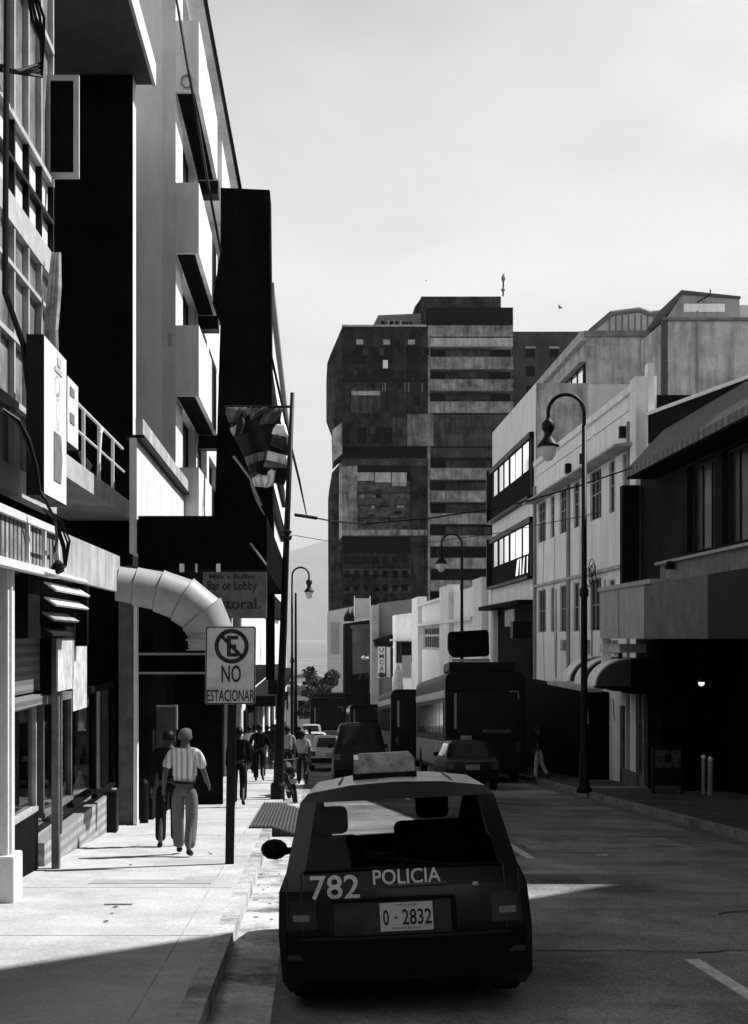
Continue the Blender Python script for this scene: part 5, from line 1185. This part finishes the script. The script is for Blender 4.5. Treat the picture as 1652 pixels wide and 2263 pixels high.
# light bar on the roof
lb = MB(); lx, ly, lz = -.07, 1.25, 1.60
lens = mat('beacon_lens', .26, rough=.35, var=.5, scale=9, spec=.4)
prf = [(-.24, 0), (-.24, .10), (-.20, .155), (.20, .155), (.24, .10), (.24, 0)]
lb.ext([(lx + x, ly, lz + z) for x, z in prf], (0, .26, 0)); o = lb.build('light_bar', lens, pc, bevel=.012)
MB().box(lx - .25, lx + .25, ly + .02, ly + .24, 1.545, 1.6).build('light_bar_base', trim, pc)
MB().box(lx - .235, lx - .2, ly - .004, ly + .02, lz + .11, lz + .15).build('clamp', chrome, pc)
for x in (-.42, -.14, .14, .42): MB().tube([(x, .52, 1.535 - abs(x) * .04), (x, 1.2, 1.56 - abs(x) * .04), (x, 2.3, 1.55 - abs(x) * .05)], .012, 6).build('roof_rib', mat('rib_dark', .1), pc)
for x in (-.72, .72):
    for y in (.72, 3.12): wheel(pc, x, y, .33, .2)
mb = MB(); mb.box(-.7, .7, .4, 3.6, .26, .3); mb.build('floor', trim, pc)
for x in (-.52, .28):
    mb = MB(); k_ = .04 if x < 0 else .13; mb.box(x - .17 - k_, x + .19 + k_, 1.35, 1.48, .4, 1.08 + k_); mb.box(x - .12, x + .14, 1.37, 1.47, 1.09 + k_, 1.31 + k_); mb.box(x - .2, x + .22, 1.4, 1.9, .35, .55); mb.build('seat', seatm, pc, bevel=.065)
MB().box(-.62, .62, .55, .7, .4, .86).build('rear_seat', seatm, pc, bevel=.04)
MB().box(-.6, .6, 2.36, 2.40, 1.36, 1.50).build('sun_visor', seatm, pc)
MB().box(-.7, .7, 2.5, 2.95, .6, .85).build('dashboard', seatm, pc, bevel=.04)
mb = MB(); mb.tube([(-.45 + .17 * math.cos(t * .45), 2.32 + .05 * math.sin(t * .45), .86 + .17 * math.sin(t * .45)) for t in range(15)], .015, 6); mb.build('steering_wheel', trim, pc)
MB().tube([(-.02, 2.35, 1.46), (.0, 2.38, 1.38)], .01, 5).box(-.12, .1, 2.36, 2.38, 1.33, 1.40).build('rear_view_mirror', trim, pc)
pc.location = (.665, 9.62, G(9.62) + .0); pc.rotation_euler = (-math.atan(SL), R(-3.1), R(-2.2))

# ---- generic saloon / estate ------------------------------------------------
def saloon(name, label, cat, loc, W=.82, L_=4.2, Hh=1.42, m=policep, rm=None, wagon=False, rot=0., plate=True, sgn_box=False, tall=0.):
    root = thing(name, label, cat); rm = rm or m
    b0, wz = .52 * Hh / 1.42 * 1.0 + .36, Hh
    half = [(0, .26), (W - .08, .26), (W - .02, .38), (W, .6), (W - .02, .82 + tall), (W - .06, .95 + tall), (W - .2, Hh - .09), (W - .28, Hh - .02), (W * .4, Hh), (0, Hh + .01)]
    tr = .75 if not wagon else .08
    yy = {0: 0, 1: tr + .45, 2: tr + 1.05, 3: tr + 1.13, 4: tr + 1.75, 5: tr + 2.0, 6: L_ - 1.2 if not wagon else L_ - 1.0, 7: L_ - .6, 8: L_ - .12, 9: L_}
    def pr(i):
        o_ = []
        for j, (x, z) in enumerate(half):
            y = yy[i]
            if i == 0:
                y = [.1, .08, .02, 0, .02, .05, .3, .36, .36, .36][j]
                if not wagon and j >= 6: y = [0, 0, 0, 0, 0, 0, tr + .15, tr + .28, tr + .28, tr + .28][j]
                if not wagon and j == 5: y = .62; 
            if i == 1 and j >= 6: y += .05
            if i == 5 and j <= 5: y += .3
            if i >= 6:
                k = i - 6; hz = [.97, .93, .84, .74][k] + tall
                if j == 5: z = hz - .05
                if j == 6: x, z = W - .14, hz - .02
                if j == 7: x, z = W - .26, hz
                if j == 8: z = hz + .02
                if j == 9: z = hz + .02
                if j == 4: z = min(z, hz - .12)
                if i == 9: x *= .93
            o_.append((x, y, z))
        return o_
    car(root, pr, 10, sw, m, rm, glass=mat('car_window_dark', .03, rough=.06, var=.3, spec=.8), bulge=.04)
    for sg in (-1, 1):
        MB().box(sg * (W - .22), sg * (W - .03), -.02, .04, .62 + tall, .80 + tall).build('tail_light', lampr, root)
        MB().box(sg * (W + .0), sg * (W + .13), L_ - 1.75, L_ - 1.68, .93 + tall, 1.06 + tall).build('side_mirror', trim, root, bevel=.02)
        for y in (.72, L_ - .8): wheel(root, sg * (W - .1), y, .31 + tall * .3, .19)
    MB().box(-W + .03, W - .03, -.09, .06, .34, .54).build('rear_bumper', trim, root, bevel=.03)
    if plate: MB().box(-.2, .2, -.06, -.02, .60 + tall, .74 + tall).build('number_plate', mat('plate_dim', .3), root)
    if sgn_box: MB().box(-.16, .16, tr + .85, tr + 1.0, Hh + .01, Hh + .14).build('taxi_sign', mat('taxi_sign', .28, var=.3), root, bevel=.02)
    MB().box(-W + .12, W - .12, .1, L_ - .3, .25, .29).build('floor', trim, root)
    root.location = loc; root.rotation_euler = (-math.atan(SL), 0, R(rot)); return root
saloon('taxi', 'dark saloon taxi with a small roof sign stopped behind the large bus', 'taxi', (4.62, 40.4, G(40.4)), sgn_box=True, W=.78, m=mat('taxi_paint', .006, rough=.4, spec=.18))
saloon('parked_car', 'pale saloon car half hidden left of the dark off-road car', 'car', (.72, 55.5, G(55.5)), m=mat('pale_car_paint', .5, rough=.25, spec=.5, coat=.4), rot=1)
saloon('parked_car', 'light car further down the street beyond the pale saloon', 'car', (.1, 74, G(74)), m=mat('pale_car_paint', .5))
saloon('parked_car', 'white van-like car far down the left kerb', 'car', (-.1, 92, G(92)), wagon=True, Hh=1.8, m=mat('pale_car_paint', .5))
jp = saloon('off_road_car', 'tall dark off-road car with square rear windows ahead of the police car', 'car', (1.42, 41.5, G(41.5)), W=.8, L_=4.3, Hh=1.95, wagon=True, tall=.22, m=mat('jeep_paint', .007, rough=.4, spec=.2), rm=mat('jeep_roof', .12, rough=.35))
MB().lathe((0, -.2, .95), [(.1, 0), (.34, .0), (.36, .06), (.34, .18), (.1, .18)], 20, ax='x').build('spare_wheel', rubber, jp).location = (0, 0, 0)

def bus(label, x0, x1, y0, y1, H=3.35, side=None, label_txt=None, roof_unit=False, sidel=None):
    e = thing('city_bus', label, 'bus'); W = x1 - x0; Lb = y1 - y0
    bp = mat('bus_paint', .006, rough=.5, var=.3, spec=.12); sp_ = side or mat('bus_side', .22, rough=.4, var=.35, scale=1.1, spec=.3, streak=.3)
    mb = MB(); n = 5; r_ = .28
    sec = [(0, .35), (0, H - r_)] + [(r_ - r_ * math.cos(R(a)), H - r_ + r_ * math.sin(R(a))) for a in (22, 45, 68, 90)]
    full = sec + [(W - x, z) for x, z in sec[::-1]]
    mb.ext([(x, 0, z) for x, z in full], (0, Lb, 0)); mb.build('body', bp, e, bevel=.04)
    MB().box(-.015, 0, .25, Lb - .2, .5, 1.35).build('side_panel', sp_, e)
    k = 0
    for i in range(int((Lb - 1.2) / 1.35)):
        y = .7 + 1.35 * i
        w_ = MB().box(-.02, 0, y, y + 1.2, 1.55, 2.6).build('side_window', mat('bus_window', .03, rough=.08, var=.5, spec=.7), e)
    MB().box(-.022, -.0, .1, Lb - .2, 2.75, 3.0).build('side_stripe', mat('bus_stripe', .42, rough=.4, var=.2), e)
    MB().box(.35, W - .35, -.03, 0, 1.55, 2.95).build('rear_window', mat('bus_rear_glass', .005, rough=.3, spec=.15), e, bevel=.02)
    MB().box(.1, W - .1, -.1, .02, .35, .6).build('rear_bumper', trim, e, bevel=.03)
    for x in (.2, W - .35): MB().box(x, x + .15, -.04, 0, 1.0, 1.3).build('tail_light', lampr, e)
    for yy_ in (2.2, Lb - 2.6):
        MB().lathe((-.03, yy_, .5), [(.2, 0), (.5, 0), (.5, .25), (.2, .25)], 20, ax='x').build('tyre', rubber, e)
        MB().lathe((W - .2, yy_, .5), [(.2, 0), (.5, 0), (.5, .23), (.2, .23)], 20, ax='x').build('tyre', rubber, e)
    MB().box(.28, .36, -.035, -.0, 1.75, 2.9).build('window_frame_strip', mat('bus_strip_pale', .3), e)
    MB().tube([(W - .55, -.03, 2.95), (W - .25, -.03, 2.95), (W - .25, -.03, 2.7)], .02, 5).build('corner_trim', mat('bus_strip_pale', .3), e)
    if label_txt:
        fit_text('lettering', label_txt, mat('bus_letter', .16), e, (W * .45, -.032, 1.62), (1, 0, 0), (0, 0, 1), .95, .13, depth=.004, shear=.3)
    if roof_unit: MB().box(.15, W - .3, .3, 2.3, H, H + .32).build('roof_unit', bp, e, bevel=.05)
    e.location = (x0, y0, G(y0)); e.rotation_euler = (-math.atan(SL), 0, 0); return e
bus('large dark bus with pale side panels standing in the right lane behind the taxi', 4.28, 6.88, 45.0, 57.8, H=3.6, label_txt='Musvorello', roof_unit=True)
bus('second bus beyond the first, its ribbed side showing to the left', 3.45, 5.95, 61.5, 73.5, H=3.4, side=mat('bus_side_dark', .12, var=.4, scale=2, streak=.4))
bus('far dark bus in the left lane beyond the pale saloon', -.15, 2.3, 95, 106, H=3.6, side=mat('bus_side_dark', .12))
bus('farthest dark bus, between the tall panel front and the second bus', 2.9, 5.3, 108, 119, H=3.3, side=mat('bus_side_dark', .12))
tag(MB().box(-.1, 1.2, 118, 120, G(119), G(119) + 3).build('delivery_box', mat('far_grey', .35)), 'pale boxy delivery van far down the left lane', 'van')

# dark hanging street sign above the large bus, on the lamp post
e = thing('hanging_sign_box', 'rounded black sign box above the large bus', 'sign', P(1038, 1425, 62))
pts = [P(990, 1396, 62), P(1080, 1391, 62), P(1082, 1450, 62), P(1000, 1454, 62), P(990, 1440, 62)]
MB().ext(pts, (0, .5, 0)).build('box', black, e, bevel=.15)
MB().box(PX(1000, 62), PX(1082, 62), 62, 62.3, PZ(1462, 62), PZ(1456, 62)).build('pale_rail', mat('stay_grey', .25), e)

# parked motorcycle by the leaning post
e = thing('motorcycle', 'small dark motorcycle parked at the left kerb beside the leaning post', 'motorcycle')
for y in (0, 1.25):
    w_ = MB().tube([(0, y + .29 * math.cos(t * .4), .29 + .29 * math.sin(t * .4)) for t in range(17)], .045, 8).build('wheel', rubber, e)
    MB().lathe((-.04, y, .29), [(.04, 0), (.08, .02), (.08, .06), (.04, .08)], 10, ax='x').build('hub', rimm, w_)
mb = MB(); mb.tube([(0, 0, .29), (0, .35, .45), (0, .6, .35), (0, 1.0, .62), (0, 1.1, .85)], .05, 8); mb.tube([(0, 1.25, .29), (0, 1.05, .9)], .03, 6); mb.build('frame', blackp, e)
MB().tube([(0, .0, .72), (0, .2, .76), (0, .6, .72)], [.06, .12, .07], 8).build('saddle', trim, e)
MB().tube([(0, .6, .72), (0, .8, .82), (0, 1.0, .8)], [.08, .14, .06], 8).build('tank', mat('tank_dark', .06, rough=.3), e)
MB().tube([(-.33, .92, .98), (-.1, 1.0, .98), (.1, 1.0, .98), (.33, .92, .98)], .018, 6).build('handlebar', chrome, e)
MB().box(-.08, .08, -.3, -.24, .5, .62).build('number_plate', mat('plate_dim', .3), e); MB().lathe((-.06, -.25, .7), [(.04, 0), (.06, .02), (.06, .1), (.04, .12)], 10, ax='x').build('tail_light', lampr, e)
MB().tube([(-.1, 0.1, .3), (-.12, .5, .3), (-.1, .8, .35)], .035, 6).build('exhaust', chrome, e)
e.location = (-.42, 34.4, G(34.4)); e.rotation_euler = (0, R(-8), R(8))

# ================================================================== PEOPLE
skin_m = mat('skin', .22, rough=.6, var=.1, scale=8); skin_d = mat('skin_dark', .06, rough=.6, var=.1, scale=8)
def skinned(nodes, edges, root, flat=None, lvl=2):
    names = list(nodes); me = bpy.data.meshes.new('s'); me.from_pydata([nodes[n][0] for n in names], [(names.index(a), names.index(b)) for a, b in edges], [])
    o = bpy.data.objects.new('s', me); col.objects.link(o); sk = o.modifiers.new('s', 'SKIN'); sk.use_smooth_shade = True
    for i, n in enumerate(names):
        r_ = nodes[n][1]; me.skin_vertices[0].data[i].radius = (r_, r_); me.skin_vertices[0].data[i].use_root = (n == root)
    sb = o.modifiers.new('b', 'SUBSURF'); sb.levels = lvl; sb.render_levels = lvl
    dg = bpy.context.evaluated_depsgraph_get(); m2 = bpy.data.meshes.new_from_object(o.evaluated_get(dg)); bpy.data.objects.remove(o)
    vs = [v.co.copy() for v in m2.vertices]; fs = [tuple(p.vertices) for p in m2.polygons]
    if flat:
        for v in vs:
            if flat[0] < v.z < flat[1] and abs(v.x) < .26:
                k = min(1, (v.z - flat[0]) / .12, (flat[1] - v.z) / .08); v.y = v.y * (1 - (1 - flat[2]) * k)
    mb = MB(); mb.add(vs, fs); return mb
def person(label, x, Y, H=1.75, head=0., rz=0., shirt=None, trous=None, hair=None, skin=None, legs=(18, -16), knees=(8, 30), arms=(-14, 18), elb=(12, 20), splay=9, long_sleeve=False, bald=False, group=None, skirt=False, ground=None, face=0.):
    e = thing('person', label, 'person', (0, 0, 0), group); shirt = shirt or soot; trous = trous or soot; hair = hair or blackp; skin = skin or skin_m
    def fwd(p, a, l, side=0.):   # segment hanging down, swung a degrees forward (+Y)
        return (p[0] + l * math.sin(R(side)), p[1] + l * math.sin(R(a)) * math.cos(R(side)), p[2] - l * math.cos(R(a)) * math.cos(R(side)))
    J = {}; hipz = .90
    for s_, sg, a, kb in (('l', -1, legs[0], knees[0]), ('r', 1, legs[1], knees[1])):
        J['hip' + s_] = (sg * .095, 0, hipz); J['kn' + s_] = fwd(J['hip' + s_], a, .43, sg * 2); J['an' + s_] = fwd(J['kn' + s_], a - kb, .41, 0)
        an = J['an' + s_]; J['heel' + s_] = (an[0], an[1] - .03, an[2] - .03); J['toe' + s_] = (an[0] + sg * .02, an[1] + .15 * math.cos(R(a - kb)), an[2] - .045 + .12 * math.sin(R(min(0, a - kb + 12))) )
    drop = min(J['anl'][2], J['anr'][2]) - .085
    for k in J: J[k] = (J[k][0], J[k][1], J[k][2] - drop)
    up = -drop
    def U(p): return (p[0], p[1], p[2] + up)
    for s_, sg, a, eb in (('l', -1, arms[0], elb[0]), ('r', 1, arms[1], elb[1])):
        J['sh' + s_] = U((sg * .185, 0, 1.40)); J['el' + s_] = fwd(J['sh' + s_], a, .29, sg * splay); J['wr' + s_] = fwd(J['el' + s_], a + eb, .25, sg * splay * .4)
        J['pa' + s_] = fwd(J['wr' + s_], a + eb + 5, .075, 0)
    J['pel'] = U((0, 0, .95)); J['wai'] = U((0, .0, 1.08)); J['che'] = U((0, -.01, 1.28)); J['neb'] = U((0, 0, 1.43)); J['nec'] = U((0, .015, 1.50)); J['hea'] = U((0, .03, 1.60)); J['top'] = U((0, .025, 1.675))
    rad = dict(pel=.145, wai=.135, che=.165, neb=.075, nec=.052, hea=.088, top=.066)
    for s_ in 'lr': rad.update({'hip' + s_: .085, 'kn' + s_: .055, 'an' + s_: .038, 'heel' + s_: .038, 'toe' + s_: .03, 'sh' + s_: .062, 'el' + s_: .042, 'wr' + s_: .028, 'pa' + s_: .03})
    E = [('pel', 'wai'), ('wai', 'che'), ('che', 'neb'), ('neb', 'nec'), ('nec', 'hea'), ('hea', 'top')]
    for s_ in 'lr': E += [('pel', 'hip' + s_), ('hip' + s_, 'kn' + s_), ('kn' + s_, 'an' + s_), ('an' + s_, 'toe' + s_), ('neb', 'sh' + s_), ('sh' + s_, 'el' + s_), ('el' + s_, 'wr' + s_), ('wr' + s_, 'pa' + s_)]
    used = {n for ed in E for n in ed}
    cov = {'pel', 'wai', 'che', 'hipl', 'hipr', 'knl', 'knr', 'shl', 'shr'}
    mb = skinned({n: (J[n], rad[n] * (.62 if n in cov or (long_sleeve and n[:2] == 'el') else .93)) for n in used}, E, 'pel', flat=(.86 + up, 1.46 + up, .68))
    hc = Vector(J['hea']) + Vector((0, 0, .01))
    # face on the far (+Y) side: nose, brow, mouth, ears
    mb.tube([hc + Vector((0, .085, .03)), hc + Vector((0, .105, -.005)), hc + Vector((0, .10, -.02))], [.008, .014, .01], 6)
    mb.tube([hc + Vector((-.03, .082, -.045)), hc + Vector((0, .09, -.047)), hc + Vector((.03, .082, -.045))], .007, 6)
    for sg in (-1, 1):
        mb.lathe(hc + Vector((sg * .03, .078, .022)), [(.001, -.01), (.012, 0), (.001, .01)], 8); mb.tube([hc + Vector((sg * .083, -.005, .02)), hc + Vector((sg * .095, -.012, .0)), hc + Vector((sg * .084, -.002, -.03))], [.01, .016, .008], 6)
    for s_, sg in (('l', -1), ('r', 1)):
        p = Vector(J['pa' + s_]); d = (p - Vector(J['wr' + s_])).normalized()
        for q, (off, ln) in enumerate(((-.026, .062), (-.009, .075), (.009, .07), (.025, .055))):
            o_ = p + Vector((0, off, 0)) + d * .015; mb.tube([o_, o_ + d * ln * .55, o_ + d * ln + Vector((-sg * .015, 0, .004))], [.0095, .009, .007], 6)
        o_ = p + Vector((0, .024, 0)) - d * .03; mb.tube([o_, o_ + d * .03 + Vector((0, .02, 0)), o_ + d * .055 + Vector((0, .022, 0))], [.011, .01, .008], 6)
    body = mb.build('body', skin, e, smooth=True, fix=False)
    # shirt
    N = {n: (J[n], rad[n] * 1.10) for n in ('wai', 'che', 'shl', 'shr')}; N['neb'] = (J['neb'], .07); N['hem'] = (U((0, 0, .96)), .175)
    Es = [('hem', 'wai'), ('wai', 'che'), ('che', 'neb')]
    for s_ in 'lr':
        a, b_ = Vector(J['sh' + s_]), Vector(J['el' + s_]); t_ = 1.0 if long_sleeve else .82; N['slv' + s_] = (tuple(a.lerp(b_, t_)), .074 if not long_sleeve else .058); Es += [('neb', 'sh' + s_), ('sh' + s_, 'slv' + s_)]
        N['sh' + s_] = (J['sh' + s_], .075)
        if long_sleeve: N['cuf' + s_] = (J['wr' + s_], .042); Es.append(('slv' + s_, 'cuf' + s_))
    N['wai'] = (J['wai'], .16); N['che'] = (J['che'], .185)
    skinned(N, Es, 'che', flat=(.84 + up, 1.47 + up, .72)).build('shirt', shirt, e, smooth=True, fix=False)
    N = {'w': (U((0, 0, 1.0)), .145), 'pel': (U((0, 0, .93)), .15)}; Es = [('w', 'pel')]
    for s_ in 'lr':
        N['hip' + s_] = (J['hip' + s_], .105); N['kn' + s_] = (J['kn' + s_], .09); a = Vector(J['kn' + s_]).lerp(Vector(J['an' + s_]), 1.02); N['an' + s_] = (tuple(a), .084); Es += [('pel', 'hip' + s_), ('hip' + s_, 'kn' + s_), ('kn' + s_, 'an' + s_)]
    skinned(N, Es, 'pel', flat=(.80 + up, 1.12 + up, .72)).build('trousers', trous, e, smooth=True, fix=False)
    MB().lathe(U((0, 0, .985)), [(.15, 0), (.155, .005), (.155, .03), (.15, .035)], 18).build('belt', blackp, e)
    bl = e.children[-1]
    for v in bl.data.vertices: v.co.y *= .74
    for s_ in 'lr':
        skinned({'h': (J['heel' + s_], .045), 'm': (tuple(Vector(J['heel' + s_]).lerp(Vector(J['toe' + s_]), .5)), .042), 't': (J['toe' + s_], .036)}, [('h', 'm'), ('m', 't')], 'h').build('shoe', blackp, e, smooth=True, fix=False)
    hb = MB(); hc2 = Vector(J['hea']) + Vector((0, -.006, .028)); rings = []
    n = 14
    for k in range(8):
        th = R(8 + k * 13.5); rr = math.sin(th); 
        rings.append([hc2 + Vector((.098 * rr * math.cos(2 * math.pi * q / n) * (1 + .03 * math.sin(q * 5 + k)), (.108 * rr * math.sin(2 * math.pi * q / n)) - .004, .107 * math.cos(th) - (.02 * (k > 5) * (math.sin(2 * math.pi * q / n) < 0)) + (.06 * max(0, math.sin(2 * math.pi * q / n)) * (k > 3)))) for q in range(n)])
    vs = [v for rg in rings for v in rg]; hb.add(vs, [(k * n + q, k * n + (q + 1) % n, (k + 1) * n + (q + 1) % n, (k + 1) * n + q) for k in range(7) for q in range(n)] + [tuple(range(n))])
    hb.build('hair', hair, e, smooth=True)
    k = H / 1.75; e.scale = (k, k, k); e.rotation_euler = (0, 0, R(rz)); e.location = (PX(x, Y), Y, (G(Y) + .15) if ground is None else ground)
    return e
def grade(e): return e
m_sh = stripes('striped_shirt', .62, .33, 0, 13, duty=.55, var=.12); m_tr = mat('grey_trousers', .12, var=.25, scale=.8, bump=1.)
person('grey-haired man in striped pale shirt and grey trousers walking away on the sunlit pavement', 408, 19.35, 1.76, shirt=m_sh, trous=m_tr, hair=mat('grey_hair', .075, var=.4, scale=30), skin=mat('skin_tan', .09), legs=(15, -13), knees=(5, 18), arms=(-16, 12), elb=(25, 34), splay=15, rz=-6)
person('dark-clothed person walking just left of and beyond the man in the striped shirt', 372, 20.8, 1.74, shirt=mat('dark_shirt', .010, spec=.05), trous=mat('dark_trousers', .010, spec=.05), skin=skin_d, long_sleeve=True, legs=(-14, 12), rz=4)
person('dark figure seen past the no parking post', 527, 30.2, 1.72, shirt=mat('dark_shirt', .010, spec=.05), trous=mat('dark_trousers', .010, spec=.05), skin=skin_d, long_sleeve=True, legs=(10, -14))
person('person in black with arms held out, walking between the sign post and the leaning post', 573, 43, 1.76, shirt=mat('dark_shirt', .010, spec=.05), trous=mat('dark_trousers', .010, spec=.05), skin=skin_d, legs=(14, -14), splay=22, long_sleeve=True)
person('person in a light grey top just right of the leaning post', 634, 42, 1.7, shirt=mat('light_top', .32), trous=mat('dark_trousers', .010, spec=.05), skin=skin_d, legs=(8, -14))
person('person in a pale shirt and black trousers stepping off the kerb near the parked cars', 668, 44, 1.72, shirt=mat('pale_top', .45), trous=mat('black_trousers', .012), skin=skin_d, legs=(20, -14), arms=(30, -20), ground=G(44))
person('person in a white top among the distant cars', 684, 60, 1.72, shirt=mat('white_top', .7), trous=mat('dark_trousers', .010, spec=.05), skin=skin_d, ground=G(60))
person('person in a dark top far down the left pavement beyond the person in black', 590, 56, 1.7, shirt=mat('dark_shirt', .010, spec=.05), trous=mat('light_trousers', .35), skin=skin_d, legs=(-16, 16))
person('person with a white bag-like top farther left beyond the dark figure', 551, 50, 1.7, shirt=mat('white_top', .7), trous=mat('dark_trousers', .010, spec=.05), skin=skin_d, legs=(-12, 12))
person('person in pale trousers standing on the right pavement beside the bus', 1190, 44.5, 1.7, shirt=mat('dark_shirt', .010, spec=.05), trous=mat('light_trousers', .35), skin=skin_d, legs=(10, -10), rz=60)

for k, (x, Y, lab, sh_, tr_) in enumerate(((600, 64, 'in a grey top on the left pavement under the far awning', .2, .02), (614, 72, 'in a white shirt beside the far left shopfronts', .7, .02), (660, 68, 'in black on the road edge left of the pale saloon', .01, .01),
        (560, 60, 'in a pale top passing the white shop piers', .5, .05), (672, 88, 'in white far down the left lane', .7, .3), (606, 52, 'in dark clothes directly left of the leaning post', .01, .02))):
    person('person ' + lab, x, Y, 1.68 + .03 * (k % 3), shirt=mat('shirt_%d' % k, sh_), trous=mat('trousers_%d' % k, tr_), skin=skin_d, legs=(14 - 5 * (k % 2), -15), rz=180 * (k % 2), ground=G(Y) if k in (2, 4) else None)
for k, (x0, x1, y0, y1, Y, lab) in enumerate(((592, 612, 1505, 1535, 62, 'nearest dark'), (600, 622, 1470, 1490, 80, 'upper dark'), (612, 636, 1530, 1548, 95, 'lower dark'), (618, 640, 1492, 1512, 110, 'farthest dark'))):
    e = thing('projecting_sign', lab + ' blank sign projecting over the far left pavement', 'sign', P(x0, y1, Y), 'projecting signs on the far left')
    MB().box(PX(x0, Y), PX(x1, Y), Y, Y + .2, PZ(y1, Y), PZ(y0, Y)).build('board', [soot, mat('sign_dim', .12)][k % 2], e); MB().box(PX(x0, Y), PX(x1, Y), Y + .05, Y + .15, PZ(y0, Y), PZ(y0, Y) + .06).build('bracket', blackp, e)
for k, (x, Y, m_) in enumerate(((1.2, 84, .02), (-.3, 104, .5))):
    saloon('parked_car', ['dark car between the pale saloon and the far bus', 'farthest pale car at the left kerb'][k], 'car', (x, Y, G(Y)), m=mat('far_paint_%d' % k, m_, rough=.4))
# ================================================================== air
hz = MB().box(-9100, 9100, -80, 17100, -60, 1400)
hzm = bpy.data.materials.new('haze_air'); hzm.use_nodes = True; n_ = hzm.node_tree.nodes; n_.clear()
ho = n_.new('ShaderNodeOutputMaterial'); hv = n_.new('ShaderNodeVolumePrincipled'); hv.inputs['Density'].default_value = .00007; hv.inputs['Color'].default_value = (.95, .95, .95, 1); hv.inputs['Anisotropy'].default_value = .2
hzm.node_tree.links.new(hv.outputs[0], ho.inputs['Volume'])
tag(hz.build('haze', hzm), kind='stuff')
